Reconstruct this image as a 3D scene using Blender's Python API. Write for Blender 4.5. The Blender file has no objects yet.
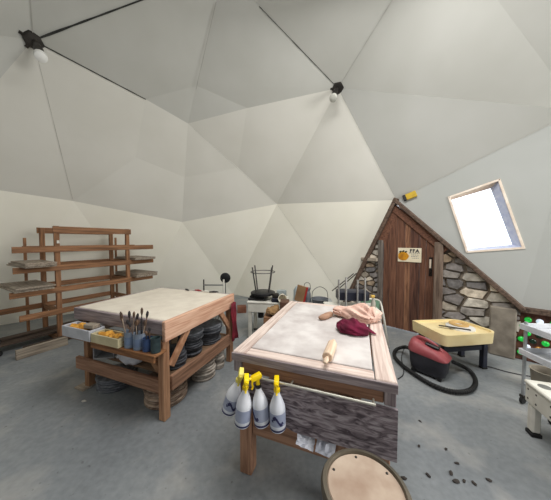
import bpy, bmesh, math, random
from mathutils import Vector, Matrix, noise
from mathutils.geometry import tessellate_polygon
random.seed(7)
D = bpy.data
SC = bpy.context.scene
COL = SC.collection
PI = math.pi

# ------------------------------------------------------------------ camera model
FPX, HC, CX, CY = 225.0, 1.55, 275.5, 250.0
PITCH = math.atan(9 / 225)

def ray(px, py):
    d = ((px - CX) / FPX, 1.0, -(py - CY) / FPX)
    c, s = math.cos(PITCH), math.sin(PITCH)
    return Vector((d[0], d[1] * c + d[2] * s, -d[1] * s + d[2] * c))

def at(px, py, z=0.0):                      # photo point lying at height z
    d = ray(px, py)
    return Vector((0, 0, HC)) + d * ((z - HC) / d.z)

def aty(px, py, y):                         # photo point lying at depth y
    d = ray(px, py)
    return Vector((0, 0, HC)) + d * (y / d.y)

def atplane(px, py, p, n):
    d = ray(px, py)
    o = Vector((0, 0, HC))
    return o + d * ((p - o).dot(n) / d.dot(n))

DC, DR = Vector((-.33, .82, 0)), 5.5

def sph(px, py, R=DR):                      # photo point lying on the dome
    d = ray(px, py)
    o = Vector((0, 0, HC)) - DC
    A, B, C_ = d.dot(d), 2 * o.dot(d), o.dot(o) - R * R
    t = (-B + math.sqrt(B * B - 4 * A * C_)) / 2 / A
    return Vector((0, 0, HC)) + d * t

# ------------------------------------------------------------------ materials
MATS = {}

def lin(c):
    return tuple((x / 12.92 if x <= .04045 else ((x + .055) / 1.055) ** 2.4) for x in c)

def s8(r, g, b):
    return lin((r / 255, g / 255, b / 255))

def mat(name, c1, c2=None, rough=.7, scale=(6, 6, 6), metal=0, bump=0, detail=4, lo=.35, hi=.65,
        trans=0, emit=0, c3=None, distort=0, coat=0, ior=1.45, vary=0):
    if name in MATS:
        return MATS[name]
    m = D.materials.new(name)
    m.use_nodes = True
    nt = m.node_tree
    b = nt.nodes['Principled BSDF']
    b.inputs['Roughness'].default_value = rough
    b.inputs['Metallic'].default_value = metal
    b.inputs['Transmission Weight'].default_value = trans
    b.inputs['IOR'].default_value = ior
    b.inputs['Coat Weight'].default_value = coat
    c2 = c2 or tuple(min(1, x * .8) for x in c1)
    tc = nt.nodes.new('ShaderNodeTexCoord')
    mp = nt.nodes.new('ShaderNodeMapping')
    mp.inputs['Scale'].default_value = scale
    oi = nt.nodes.new('ShaderNodeObjectInfo')
    add = nt.nodes.new('ShaderNodeVectorMath'); add.operation = 'ADD'
    mul = nt.nodes.new('ShaderNodeMath'); mul.operation = 'MULTIPLY'; mul.inputs[1].default_value = 13.0
    nt.links.new(oi.outputs['Random'], mul.inputs[0])
    nt.links.new(tc.outputs['Object'], mp.inputs['Vector'])
    nt.links.new(mp.outputs[0], add.inputs[0]); nt.links.new(mul.outputs[0], add.inputs[1])
    nz = nt.nodes.new('ShaderNodeTexNoise')
    nz.inputs['Scale'].default_value = 1.0
    nz.inputs['Detail'].default_value = detail
    nz.inputs['Distortion'].default_value = distort
    nt.links.new(add.outputs[0], nz.inputs['Vector'])
    rp = nt.nodes.new('ShaderNodeValToRGB')
    rp.color_ramp.elements[0].position = lo; rp.color_ramp.elements[0].color = (*c1, 1)
    rp.color_ramp.elements[1].position = hi; rp.color_ramp.elements[1].color = (*c2, 1)
    if c3:
        e = rp.color_ramp.elements.new((lo + hi) / 2); e.color = (*c3, 1)
    nt.links.new(nz.outputs['Fac'], rp.inputs[0])
    hv = nt.nodes.new('ShaderNodeHueSaturation')
    ma = nt.nodes.new('ShaderNodeMapRange'); ma.inputs['To Min'].default_value = 1 - vary; ma.inputs['To Max'].default_value = 1 + vary
    nt.links.new(oi.outputs['Random'], ma.inputs['Value']); nt.links.new(ma.outputs[0], hv.inputs['Value'])
    nt.links.new(rp.outputs[0], hv.inputs['Color'])
    nt.links.new(hv.outputs[0], b.inputs['Base Color'])
    if emit:
        nt.links.new(rp.outputs[0], b.inputs['Emission Color'])
        b.inputs['Emission Strength'].default_value = emit
    if bump:
        bp = nt.nodes.new('ShaderNodeBump')
        bp.inputs['Strength'].default_value = bump
        bp.inputs['Distance'].default_value = .01
        nt.links.new(nz.outputs['Fac'], bp.inputs['Height'])
        nt.links.new(bp.outputs[0], b.inputs['Normal'])
    MATS[name] = m
    return m

def wood(name, c1, c2, axis='x', rough=.75, k=1.0, bump=.25, c3=None, lo=.36, hi=.66):
    sc = {'x': (3 * k, 46 * k, 46 * k), 'y': (46 * k, 3 * k, 46 * k), 'z': (46 * k, 46 * k, 3 * k)}[axis]
    return mat(name + '_' + axis, c1, c2, rough=rough, scale=sc, bump=bump, detail=8, c3=c3, distort=.5, lo=lo, hi=hi, vary=.08)

def rackwood(a): return wood('rack_wood', s8(158, 114, 80), s8(106, 74, 50), a)
def darkwood(a): return wood('dark_wood', s8(96, 80, 68), s8(52, 42, 36), a)
def greyboard(a): return wood('grey_board', s8(168, 156, 140), s8(118, 106, 94), a)
def pine(a): return wood('pine', s8(216, 178, 152), s8(184, 136, 110), a)
def brownwood(a): return wood('brown_wood', s8(166, 124, 90), s8(120, 86, 60), a)
def clayplank(a): return wood('clay_plank', s8(220, 204, 194), s8(182, 160, 150), a)
def greywood(a): return wood('grey_wood', s8(168, 156, 156), s8(112, 100, 104), a)
def orangewood(a): return wood('orange_wood', s8(170, 130, 104), s8(126, 92, 72), a)
def doorwood(a): return wood('door_wood', s8(134, 92, 70), s8(76, 46, 34), a, lo=.3, hi=.7)
def beamwood(a): return wood('beam_wood', s8(112, 92, 78), s8(62, 48, 40), a)
M_canvas = mat('canvas', s8(222, 214, 199), s8(211, 202, 187), rough=.95, scale=(7, 7, 7), bump=.05)
M_canvas2 = mat('plaster_canvas', s8(216, 211, 208), s8(188, 180, 177), rough=.95, scale=(6, 6, 6), bump=.05)
M_black = mat('black_plastic', s8(30, 30, 33), s8(20, 20, 22), rough=.45)
M_rubber = mat('black_rubber', s8(26, 26, 28), s8(18, 18, 18), rough=.6)
M_navy = mat('navy_vinyl', s8(38, 42, 58), s8(26, 28, 40), rough=.5)
M_steel = mat('brushed_steel', s8(188, 188, 186), s8(160, 160, 158), rough=.35, metal=.85)
M_dsteel = mat('dark_steel', s8(70, 66, 62), s8(44, 42, 40), rough=.5, metal=.6)
M_white = mat('white_enamel', s8(226, 224, 214), s8(206, 203, 192), rough=.45)
M_greym = mat('grey_metal', s8(170, 174, 176), s8(145, 148, 150), rough=.45, metal=.3)
M_tray = mat('white_plastic_tray', s8(214, 216, 220), s8(192, 196, 202), rough=.4)
M_yellow = mat('yellow_plastic', s8(250, 220, 10), s8(240, 200, 0), rough=.4)
M_paleyellow = mat('pale_yellow_plastic', s8(240, 228, 120), s8(228, 212, 96), rough=.4)
M_cream = mat('cream_plastic', s8(242, 224, 174), s8(232, 210, 156), rough=.45)
M_red = mat('vacuum_red', s8(168, 88, 92), s8(144, 66, 72), rough=.5)
M_batdark = mat('dark_bat', s8(88, 90, 96), s8(58, 60, 66), rough=.7, vary=.22, scale=(20, 20, 20))
M_batgrey = mat('grey_bat', s8(128, 132, 138), s8(94, 97, 104), rough=.75, vary=.22, scale=(20, 20, 20))
M_batwood = mat('wooden_bat', s8(176, 156, 138), s8(124, 104, 90), rough=.85, vary=.22, scale=(14, 14, 14), bump=.2)
M_batpale = mat('pale_bat', s8(190, 182, 172), s8(140, 130, 120), rough=.9, vary=.22, scale=(14, 14, 14), bump=.3)

# ------------------------------------------------------------------ mesh builders
class MB:
    def __init__(self):
        self.bm = bmesh.new()

    def _xf(self, vs, M):
        if M is not None:
            for v in vs:
                v.co = M @ v.co

    def box(self, x0, x1, y0, y1, z0, z1, bev=.004, M=None):
        r = bmesh.ops.create_cube(self.bm, size=1)
        vs = r['verts']
        for v in vs:
            v.co = Vector(((x0 + x1) / 2 + v.co.x * (x1 - x0), (y0 + y1) / 2 + v.co.y * (y1 - y0),
                           (z0 + z1) / 2 + v.co.z * (z1 - z0)))
        bev = min(bev, .3 * min(abs(x1 - x0), abs(y1 - y0), abs(z1 - z0)))
        if bev > 0:
            es = list({e for v in vs for e in v.link_edges})
            q = bmesh.ops.bevel(self.bm, geom=es, offset=bev, segments=1, affect='EDGES', profile=.5)
            vs = list({v for f in q['faces'] for v in f.verts} | {v for v in vs if v.is_valid})
        self._xf(vs, M)
        return self

    def bar(self, p, q, w, h, up=(0, 0, 1), bev=.003):
        p, q = Vector(p), Vector(q)
        d = (q - p); L = d.length; d.normalize()
        u = Vector(up); s = d.cross(u).normalized(); u = s.cross(d)
        M = Matrix(((d.x, s.x, u.x, p.x), (d.y, s.y, u.y, p.y), (d.z, s.z, u.z, p.z), (0, 0, 0, 1)))
        return self.box(0, L, -w / 2, w / 2, -h / 2, h / 2, bev, M)

    def tube(self, pts, r, n=10, closed=False, caps=True, flat=1.0):
        pts = [Vector(p) for p in pts]
        N = len(pts)
        rs = r if isinstance(r, (list, tuple)) else [r] * N
        rings = []; up = None
        for i, p in enumerate(pts):
            a = pts[(i - 1) % N] if (closed or i > 0) else p
            b = pts[(i + 1) % N] if (closed or i < N - 1) else p
            t = (b - a).normalized()
            if up is None:
                up = Vector((0, 0, 1)) if abs(t.z) < .9 else Vector((0, 1, 0))
            s = t.cross(up)
            if s.length < 1e-5: s = t.orthogonal()
            s.normalize(); u = s.cross(t).normalized(); up = u
            rings.append([self.bm.verts.new(p + (s * math.cos(2 * PI * k / n) + u * math.sin(2 * PI * k / n) * flat) * rs[i]) for k in range(n)])
        for i in range(N if closed else N - 1):
            A, B = rings[i], rings[(i + 1) % N]
            for k in range(n):
                self.bm.faces.new((A[k], A[(k + 1) % n], B[(k + 1) % n], B[k]))
        if caps and not closed:
            self.bm.faces.new(rings[0][::-1]); self.bm.faces.new(rings[-1])
        return self

    def lathe(self, prof, n=24, M=None, c=(0, 0, 0)):
        c = Vector(c); rings = []; new = []
        for (r, z) in prof:
            if r < 1e-6:
                v = self.bm.verts.new(c + Vector((0, 0, z))); new.append(v); rings.append([v])
            else:
                rg = [self.bm.verts.new(c + Vector((r * math.cos(2 * PI * k / n), r * math.sin(2 * PI * k / n), z))) for k in range(n)]
                new += rg; rings.append(rg)
        for A, B in zip(rings, rings[1:]):
            for k in range(n):
                k2 = (k + 1) % n
                if len(A) == 1 and len(B) == 1: continue
                if len(A) == 1: self.bm.faces.new((A[0], B[k2], B[k]))
                elif len(B) == 1: self.bm.faces.new((A[k], A[k2], B[0]))
                else: self.bm.faces.new((A[k], A[k2], B[k2], B[k]))
        self._xf(new, M)
        return self

    def prism(self, poly, z0, z1, M=None, bev=0, taper=1.0):
        n = len(poly)
        cx = sum(p[0] for p in poly) / n; cy = sum(p[1] for p in poly) / n
        A = [self.bm.verts.new((x, y, z0)) for x, y in poly]
        B = [self.bm.verts.new((cx + (x - cx) * taper, cy + (y - cy) * taper, z1)) for x, y in poly]
        fs = [self.bm.faces.new(A[::-1]), self.bm.faces.new(B)]
        for k in range(n):
            fs.append(self.bm.faces.new((A[k], A[(k + 1) % n], B[(k + 1) % n], B[k])))
        vs = A + B
        if bev:
            es = list({e for v in vs for e in v.link_edges})
            q = bmesh.ops.bevel(self.bm, geom=es, offset=bev, segments=2, affect='EDGES', profile=.5)
            vs = list({v for f in q['faces'] for v in f.verts} | {v for v in vs if v.is_valid})
        self._xf(vs, M)
        return self

    def ball(self, c, r, sx=1, sy=1, sz=1, sub=2, amp=0, seed=0, M=None):
        q = bmesh.ops.create_icosphere(self.bm, subdivisions=sub, radius=1)
        for v in q['verts']:
            d = v.co.normalized()
            k = 1 + amp * noise.noise(d * 2.2 + Vector((seed, seed * .7, 0)))
            v.co = Vector(c) + Vector((d.x * r * sx, d.y * r * sy, d.z * r * sz)) * k
        self._xf(q['verts'], M)
        return self

    def build(self, name, m, parent=None, smooth=35):
        bmesh.ops.recalc_face_normals(self.bm, faces=self.bm.faces)
        me = D.meshes.new(name)
        self.bm.to_mesh(me); self.bm.free()
        me.materials.append(m)
        if smooth:
            for p in me.polygons: p.use_smooth = True
            me.set_sharp_from_angle(angle=math.radians(smooth))
        o = D.objects.new(name, me)
        COL.objects.link(o)
        if parent: o.parent = parent
        return o

def tag(o, label, cat, group=None):
    o['label'] = label; o['category'] = cat
    if group: o['group'] = group
    return o

def thing(name, label, cat, loc=(0, 0, 0), rz=0, group=None):
    o = D.objects.new(name, None); COL.objects.link(o)
    o.empty_display_size = .05
    o.location = loc; o.rotation_euler = (0, 0, rz)
    return tag(o, label, cat, group)

def single(name, mb, m, label, cat, loc=(0, 0, 0), rz=0, group=None, smooth=35, rot=None):
    o = mb.build(name, m, None, smooth)
    o.location = loc; o.rotation_euler = rot or (0, 0, rz)
    return tag(o, label, cat, group)

def struct(name, mb, m, smooth=35):
    o = mb.build(name, m, None, smooth); o['kind'] = 'structure'
    return o

def dup(root, loc, rz=None, label=None, group=None, rot=None):
    r = root.copy(); COL.objects.link(r); r.location = loc
    if rz is not None: r.rotation_euler = (0, 0, rz)
    if rot is not None: r.rotation_euler = rot
    if label: r['label'] = label
    if group: r['group'] = group
    for ch in list(root.children):
        c = ch.copy(); COL.objects.link(c); c.parent = r
        for g in list(ch.children):
            d = g.copy(); COL.objects.link(d); d.parent = c
    return r

def spline(pts, n=6, closed=False):
    pts = [Vector(p) for p in pts]; out = []; N = len(pts)
    for i in range(N if closed else N - 1):
        p0 = pts[(i - 1) % N] if (closed or i > 0) else pts[0]
        p1, p2 = pts[i], pts[(i + 1) % N]
        p3 = pts[(i + 2) % N] if (closed or i + 2 < N) else pts[-1]
        for k in range(n):
            t = k / n
            out.append(.5 * ((2 * p1) + (p2 - p0) * t + (2 * p0 - 5 * p1 + 4 * p2 - p3) * t * t + (3 * p1 - p0 - 3 * p2 + p3) * t ** 3))
    if not closed: out.append(pts[-1])
    return out

def rrect(x0, x1, y0, y1, r, n=5):
    out = []
    for cx, cy, a in ((x1 - r, y1 - r, 0), (x0 + r, y1 - r, 90), (x0 + r, y0 + r, 180), (x1 - r, y0 + r, 270)):
        for k in range(n + 1):
            t = math.radians(a + 90 * k / n)
            out.append((cx + r * math.cos(t), cy + r * math.sin(t)))
    return out

# ------------------------------------------------------------------ the dome
PD = Vector((.71, -.70, 0)).normalized()       # along the entrance wall
P0 = Vector((2.004, 4.096, 0))
PN = Vector((-.70, -.71, 0)).normalized()      # into the room

def onwall(px, py, off=0.0):
    return atplane(px, py, P0 + PN * off, PN)

def uw(u, z, off=0.0):
    return P0 + PD * u + PN * off + Vector((0, 0, z))

def uof(p):
    return (p - P0).dot(PD)

V = {k: sph(*p) for k, p in dict(
    V1=(33, 40), V2=(338, 88), V3=(188, 123.5), V4=(73, 201), V6=(182, 222), V7=(277, 204),
    Vt=(223.6, -31), Vl=(24, -90), L1=(-110, 20), L2=(-85, 178), Vr=(440, -78), W=(579, 110)).items()}
V['V5'] = onwall(396.5, 200)
V['I'] = onwall(346, 303)
V['G'] = onwall(521, 307)
V['N'] = V['G'] + PD * 1.6 + Vector((0, 0, -.02))
ang = lambda px: None
def floorpt(px, R=5.75):
    k = (px - CX) / FPX; d = Vector((k, 1, 0)); o = -Vector((DC.x, DC.y, 0))
    A, B, C_ = d.dot(d), 2 * o.dot(d), o.dot(o) - R * R
    return d * ((-B + math.sqrt(B * B - 4 * A * C_)) / 2 / A)
V['K1'] = floorpt(-5); V['K2'] = floorpt(145); V['J'] = floorpt(232.5)
V['If'] = Vector((V['I'].x, V['I'].y, 0))
V['K0'] = Vector((-5.9, 1.6, 0)); V['K00'] = Vector((-5.9, -.8, 0)); V['L3'] = Vector((-4.9, .6, 2.9))
V['R2'] = Vector((4.9, 1.0, 2.9)); V['R3'] = Vector((5.0, .4, 0.3)); V['Rt'] = Vector((2.9, .9, 4.7))
V['Tl'] = Vector((-2.6, .4, 4.8)); V['Tc'] = Vector((-.2, .7, 5.55))
def pull(a, b, t, d):
    p = V[a].lerp(V[b], t); r = (p - DC).normalized()
    return p + r * d
ringd = .07
V['S1'] = pull('V3', 'V1', .36, ringd); V['S2'] = pull('V3', 'Vt', .32, ringd); V['S3'] = pull('V3', 'V2', .42, ringd)
V['S4'] = pull('V3', 'V7', .5, ringd); V['S6'] = pull('V3', 'V6', .5, ringd); V['S7'] = pull('V3', 'V4', .46, ringd)

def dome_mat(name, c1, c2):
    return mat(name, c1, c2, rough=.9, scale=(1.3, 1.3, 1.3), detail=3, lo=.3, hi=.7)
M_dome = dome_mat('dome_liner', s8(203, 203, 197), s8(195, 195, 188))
M_domelit = dome_mat('dome_liner_lit', s8(244, 241, 229), s8(238, 235, 221))  # creamier liner copy, brighter light on the lower panels put into its colour
M_domehalflit = dome_mat('dome_liner_half_lit', s8(222, 220, 212), s8(215, 213, 204))  # in-between liner copy, part of the panels' brightness put into its colour
M_domeshade = dome_mat('dome_liner_shade', s8(168, 168, 163), s8(161, 161, 155))  # darker liner copy, shade on the upper right panel put into its colour

def panels(name, tris, m):
    mb = MB(); vv = {}
    for t in tris:
        vs = []
        for k in t:
            if k not in vv: vv[k] = mb.bm.verts.new(V[k])
            vs.append(vv[k])
        mb.bm.faces.new(vs)
    # every panel bellies out a touch, with flat shading between panels
    return struct(name, mb, m, smooth=0)

def T(s): return [tuple(x.split()) for x in s.split(',')]
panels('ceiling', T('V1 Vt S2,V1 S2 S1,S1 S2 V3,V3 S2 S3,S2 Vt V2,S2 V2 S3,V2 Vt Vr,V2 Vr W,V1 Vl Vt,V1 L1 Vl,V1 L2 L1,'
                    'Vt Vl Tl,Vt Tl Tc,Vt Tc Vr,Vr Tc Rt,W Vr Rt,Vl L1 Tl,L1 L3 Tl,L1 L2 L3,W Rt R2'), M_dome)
panels('wall_left', T('V1 S1 S7,V1 S7 V4,S1 V3 S7,S7 V3 S6,S7 S6 V6,S7 V6 V4,V1 V4 L2'), M_domehalflit)
panels('wall_lower_left', T('V4 K1 L2,V4 K2 K1,V4 V6 K2,L2 K1 K0,L2 K0 L3,L3 K0 K00'), M_domelit)
panels('wall_back', T('V3 S4 S6,S6 S4 V7,S6 V7 V6,V3 S3 S4,S3 V2 V7,S3 V7 S4,V2 V5 V7'), M_domehalflit)
panels('wall_lower_back', T('V6 J K2,V6 V7 J,V7 I J,V7 V5 I,J I If'), M_domelit)
panels('wall_front', T('V2 W V5'), M_domeshade)
# right panel with the window hole
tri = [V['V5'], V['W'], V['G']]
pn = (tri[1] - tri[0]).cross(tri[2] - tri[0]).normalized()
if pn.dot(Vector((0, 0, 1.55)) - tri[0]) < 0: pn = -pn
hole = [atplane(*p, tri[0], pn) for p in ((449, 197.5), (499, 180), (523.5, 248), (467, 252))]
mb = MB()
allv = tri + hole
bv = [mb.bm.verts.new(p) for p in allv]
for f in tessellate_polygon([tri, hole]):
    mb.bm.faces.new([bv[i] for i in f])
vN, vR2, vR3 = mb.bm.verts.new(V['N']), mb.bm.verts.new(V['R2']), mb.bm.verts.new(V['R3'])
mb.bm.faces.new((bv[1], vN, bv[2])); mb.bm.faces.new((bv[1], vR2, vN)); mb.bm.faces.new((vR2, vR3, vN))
struct('wall_right', mb, dome_mat('dome_liner_right_shade', s8(172, 174, 171), s8(165, 167, 163)), smooth=0)  # liner darkened in colour for the shade on the backlit window panel

# window: frame, deep reveal, pane
wroot = D.objects.new('window_1', None); COL.objects.link(wroot); wroot['kind'] = 'structure'
hc = sum(hole, Vector()) / 4
back = [atplane(*p, tri[0] - pn * .13, pn) for p in ((451.5, 200), (490.5, 188.5), (512, 244.5), (470, 248.3))]
for k, (nm, m) in enumerate((('reveal', mat('reveal_wood', s8(236, 214, 192), s8(222, 196, 172), scale=(9, 9, 9))),
                             ('reveal', mat('reveal_blue', s8(206, 212, 230), s8(188, 196, 222), scale=(18, 18, 18), bump=.4)),
                             ('reveal', mat('reveal_blue', (1, 1, 1))), ('reveal', mat('reveal_white', s8(230, 232, 236))))):
    b = MB(); q = [hole[k], hole[(k + 1) % 4], back[(k + 1) % 4], back[k]]
    b.bm.faces.new([b.bm.verts.new(p) for p in q]); b.build(nm, m, wroot)
b = MB()
for k in range(4):
    p, q = hole[k] + pn * .006, hole[(k + 1) % 4] + pn * .006
    d = (q - p).normalized()
    b.bar(p - d * .012, q + d * .012, .028, .02, up=pn)
b.build('frame', mat('window_frame_wood', s8(238, 226, 212), s8(214, 196, 178), scale=(9, 9, 9)), wroot)
b = MB(); b.bm.faces.new([b.bm.verts.new(p) for p in back])
pm = D.materials.new('window_pane'); pm.use_nodes = True
nt = pm.node_tree; nt.nodes.remove(nt.nodes['Principled BSDF'])
tb = nt.nodes.new('ShaderNodeBsdfTransparent'); tb.inputs[0].default_value = (.96, .98, 1, 1)
gl = nt.nodes.new('ShaderNodeBsdfGlossy'); gl.inputs['Roughness'].default_value = .05
mx = nt.nodes.new('ShaderNodeMixShader'); mx.inputs[0].default_value = .04
nt.links.new(tb.outputs[0], mx.inputs[1]); nt.links.new(gl.outputs[0], mx.inputs[2])
nt.links.new(mx.outputs[0], nt.nodes['Material Output'].inputs[0])
b.build('pane', pm, wroot)

# seams between panels (open joints and shadow lines)
M_seam = mat('seam_dark', s8(72, 72, 68), s8(48, 48, 46), rough=.9)
M_seam2 = mat('seam_grey', s8(184, 182, 176), s8(164, 162, 156), rough=.9)
seam_i = [0]
def seam(a, b, t0, t1, w, m):
    seam_i[0] += 1
    p, q = (V[a] if isinstance(a, str) else a), (V[b] if isinstance(b, str) else b)
    n = -((p.lerp(q, .5)) - Vector((0, 1.2, 1.2))).normalized()
    pts = []
    K = 14
    for i in range(K + 1):
        t = t0 + (t1 - t0) * i / K
        ww = w * (.55 + .9 * abs(noise.noise(Vector((i * .7, seam_i[0], 0)))))
        pts.append((p.lerp(q, t) + n * .012, ww))
    s = (q - p).cross(n).normalized()
    mb = MB(); L = [mb.bm.verts.new(x + s * ww / 2) for x, ww in pts]; R = [mb.bm.verts.new(x - s * ww / 2) for x, ww in pts]
    for i in range(K): mb.bm.faces.new((L[i], L[i + 1], R[i + 1], R[i]))
    struct('trim_%d' % seam_i[0], mb, m, smooth=0)
seam('V1', 'Vt', .02, .9, .028, M_seam)
seam('V1', 'S1', .03, 1.0, .02, M_seam)
seam('V2', 'Vt', .02, .75, .013, M_seam)
seam('V3', 'Vt', .3, .85, .016, M_seam2)
seam('V2', 'V5', .05, .98, .007, M_seam2)
seam('V1', 'V4', .05, .98, .006, M_seam2)
seam('V2', 'Vr', .03, .7, .007, M_seam2)
seam('V5', 'W', .02, .98, .007, M_seam2)
seam('V7', 'I', .02, .9, .005, M_seam2)
seam('V1', 'Vl', .03, .8, .014, M_seam2)
seam('V3', 'V7', .05, .98, .006, M_seam2)

# ------------------------------------------------------------------ floor
mb = MB()
pl = [(-6.5, -1.5), (5.5, -1.5), (5.5, 7), (-6.5, 7)]
mb.bm.faces.new([mb.bm.verts.new((x, y, 0)) for x, y in pl])
fm = D.materials.new('concrete_floor'); fm.use_nodes = True
nt = fm.node_tree; bs = nt.nodes['Principled BSDF']; bs.inputs['Roughness'].default_value = .62
tc = nt.nodes.new('ShaderNodeTexCoord')
def nz(sc, det, vec=tc.outputs['Object'], dist=0):
    n = nt.nodes.new('ShaderNodeTexNoise'); n.inputs['Scale'].default_value = sc; n.inputs['Detail'].default_value = det
    n.inputs['Distortion'].default_value = dist
    nt.links.new(vec, n.inputs['Vector']); return n.outputs['Fac']
def ramp(inp, stops):
    r = nt.nodes.new('ShaderNodeValToRGB'); el = r.color_ramp.elements
    el[0].position, el[0].color = stops[0][0], (*stops[0][1], 1)
    el[1].position, el[1].color = stops[-1][0], (*stops[-1][1], 1)
    for p, c in stops[1:-1]:
        e = el.new(p); e.color = (*c, 1)
    nt.links.new(inp, r.inputs[0]); return r.outputs[0]
def mixc(f, a, bb, mode='MIX'):
    m = nt.nodes.new('ShaderNodeMix'); m.data_type = 'RGBA'; m.blend_type = mode
    if isinstance(f, float): m.inputs[0].default_value = f
    else: nt.links.new(f, m.inputs[0])
    nt.links.new(a, m.inputs[6]); nt.links.new(bb, m.inputs[7]); return m.outputs[2]
base = ramp(nz(.9, 6, dist=.5), [(.3, s8(116, 121, 125)), (.5, s8(131, 136, 139)), (.72, s8(152, 154, 154))])
fine = ramp(nz(24, 10), [(.32, (.55, .55, .56)), (.68, (1.2, 1.2, 1.18))])
c = mixc(.32, base, fine, 'MULTIPLY')
dust = ramp(nz(2.6, 9, dist=.3), [(.52, (0, 0, 0)), (.74, (.42, .42, .42))])
dc = nt.nodes.new('ShaderNodeRGB'); dc.outputs[0].default_value = (*s8(190, 186, 178), 1)
c = mixc(dust, c, dc.outputs[0])
spk = ramp(nz(30, 2), [(.69, (0, 0, 0)), (.76, (.6, .6, .6))])
dk = nt.nodes.new('ShaderNodeRGB'); dk.outputs[0].default_value = (*s8(80, 80, 82), 1)
c = mixc(spk, c, dk.outputs[0])
nt.links.new(c, bs.inputs['Base Color'])
bp = nt.nodes.new('ShaderNodeBump'); bp.inputs['Strength'].default_value = .15; bp.inputs['Distance'].default_value = .01
nt.links.new(nz(14, 8), bp.inputs['Height']); nt.links.new(bp.outputs[0], bs.inputs['Normal'])
struct('floor', mb, fm, smooth=0)

# ------------------------------------------------------------------ entrance wall: stones, door, beams, pillar, bottle wall
uA, zA = uof(V['V5']), V['V5'].z
uG, zG = uof(V['G']), V['G'].z
uI, zI = uof(V['I']), V['I'].z
def rz_(u): return zA + (zG - zA) * (u - uA) / (uG - uA)      # right rake
def lz_(u): return zA + (zI - zA) * (u - uA) / (uI - uA)      # left rake
def clip(poly, nx, nz_, d):       # keep nx*u+nz*z <= d
    out = []
    for i in range(len(poly)):
        a, b = poly[i], poly[(i + 1) % len(poly)]
        fa, fb = nx * a[0] + nz_ * a[1] - d, nx * b[0] + nz_ * b[1] - d
        if fa <= 0: out.append(a)
        if fa * fb < 0:
            t = fa / (fa - fb); out.append((a[0] + (b[0] - a[0]) * t, a[1] + (b[1] - a[1]) * t))
    return out
WM = Matrix(((PD.x, 0, PN.x, P0.x), (PD.y, 0, PN.y, P0.y), (0, 1, 0, 0), (0, 0, 0, 1)))   # (u, z, out) -> world
def stones(mb, region, pts, sx=1.0, gap=.012, colors=None):
    lay = colors
    for i, p in enumerate(pts):
        poly = list(region)
        for j, q in enumerate(pts):
            if i == j: continue
            nx, nz2 = (q[0] - p[0]) / sx / sx, (q[1] - p[1])
            mx_, mz_ = (p[0] + q[0]) / 2, (p[1] + q[1]) / 2
            poly = clip(poly, nx, nz2, nx * mx_ + nz2 * mz_)
            if len(poly) < 3: break
        if len(poly) < 3: continue
        cx = sum(a[0] for a in poly) / len(poly); cz = sum(a[1] for a in poly) / len(poly)
        size = max(max(abs(a[0] - cx), abs(a[1] - cz)) for a in poly)
        if size < .025: continue
        sh = max(.4, 1 - gap / size * 1.6)
        # roughen the outline
        out = []
        for k in range(len(poly)):
            a, b2 = poly[k], poly[(k + 1) % len(poly)]
            out.append(a)
            if math.hypot(a[0] - b2[0], a[1] - b2[1]) > .08:
                out.append(((a[0] + b2[0]) / 2 + random.uniform(-.008, .008), (a[1] + b2[1]) / 2 + random.uniform(-.008, .008)))
        out = [(cx + (a[0] - cx) * sh, cz + (a[1] - cz) * sh) for a in out]
        h = random.uniform(.02, .06)
        n = len(out); g = random.choice(((.72, .70, .66), (.58, .56, .54), (.46, .45, .45), (.76, .72, .66), (.60, .53, .45), (.52, .50, .49)))
        kk = random.uniform(.95, 1.2); g = lin(tuple(min(1, x * kk) for x in g))
        A = [mb.bm.verts.new(WM @ Vector((x, z, -.02))) for x, z in out]
        tx, tz = random.uniform(-.12, .12), random.uniform(-.15, .15)
        B = [mb.bm.verts.new(WM @ Vector((cx + (x - cx) * .9, cz + (z - cz) * .88, h + (x - cx) * tx + (z - cz) * tz))) for x, z in out]
        fs = [mb.bm.faces.new(B)] + [mb.bm.faces.new((A[k], A[(k + 1) % n], B[(k + 1) % n], B[k])) for k in range(n)]
        for f in fs:
            for l in f.loops: l[lay] = (*g, 1)
def jit(u0, u1, z0, z1, du, dz):
    out = []; z = z0; r = 0
    while z < z1:
        u = u0 + (du / 2 if r % 2 else 0)
        while u < u1:
            out.append((u + random.uniform(-.35, .35) * du, z + random.uniform(-.3, .3) * dz)); u += du * random.uniform(.75, 1.35)
        z += dz * random.uniform(.8, 1.2); r += 1
    return out
mb = MB(); lay = mb.bm.loops.layers.float_color.new('stone')
uD0, uD1 = -.02, .745                    # door leaf
uJ0, uJ1 = -.11, .865                    # outer faces of the door posts
uP0, uP1 = uof(onwall(489, 330)), uof(onwall(516, 330))
regR = [(uJ1 - .02, 0), (uP1 + .0, 0), (uG + .02, .5), (uG + .02, rz_(uG + .02) + .02), (uJ1 - .02, rz_(uJ1 - .02) + .02)]
regL = [(uI + .0, 0), (uJ0 + .02, 0), (uJ0 + .02, lz_(uJ0 + .02) + .02), (uI, max(.05, lz_(uI) + .02))]
stones(mb, regR, jit(uJ1 - .1, uP1 + .1, .0, 1.7, .27, .115), 1.9, colors=lay)
stones(mb, regL, jit(uI - .1, uJ0 + .1, .0, 1.8, .17, .09), 1.5, colors=lay)
for reg in (regR, regL):                 # mortar behind
    vs = [mb.bm.verts.new(WM @ Vector((x, z, 0))) for x, z in reg]
    f = mb.bm.faces.new(vs)
    for l in f.loops: l[lay] = (*s8(128, 118, 106), 1)
sm = mat('field_stone', (.9, .9, .9), (1.1, 1.1, 1.1), rough=.9, scale=(14, 14, 14), bump=.6, lo=.3, hi=.7)
nt = sm.node_tree
va = nt.nodes.new('ShaderNodeVertexColor'); va.layer_name = 'stone'
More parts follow.
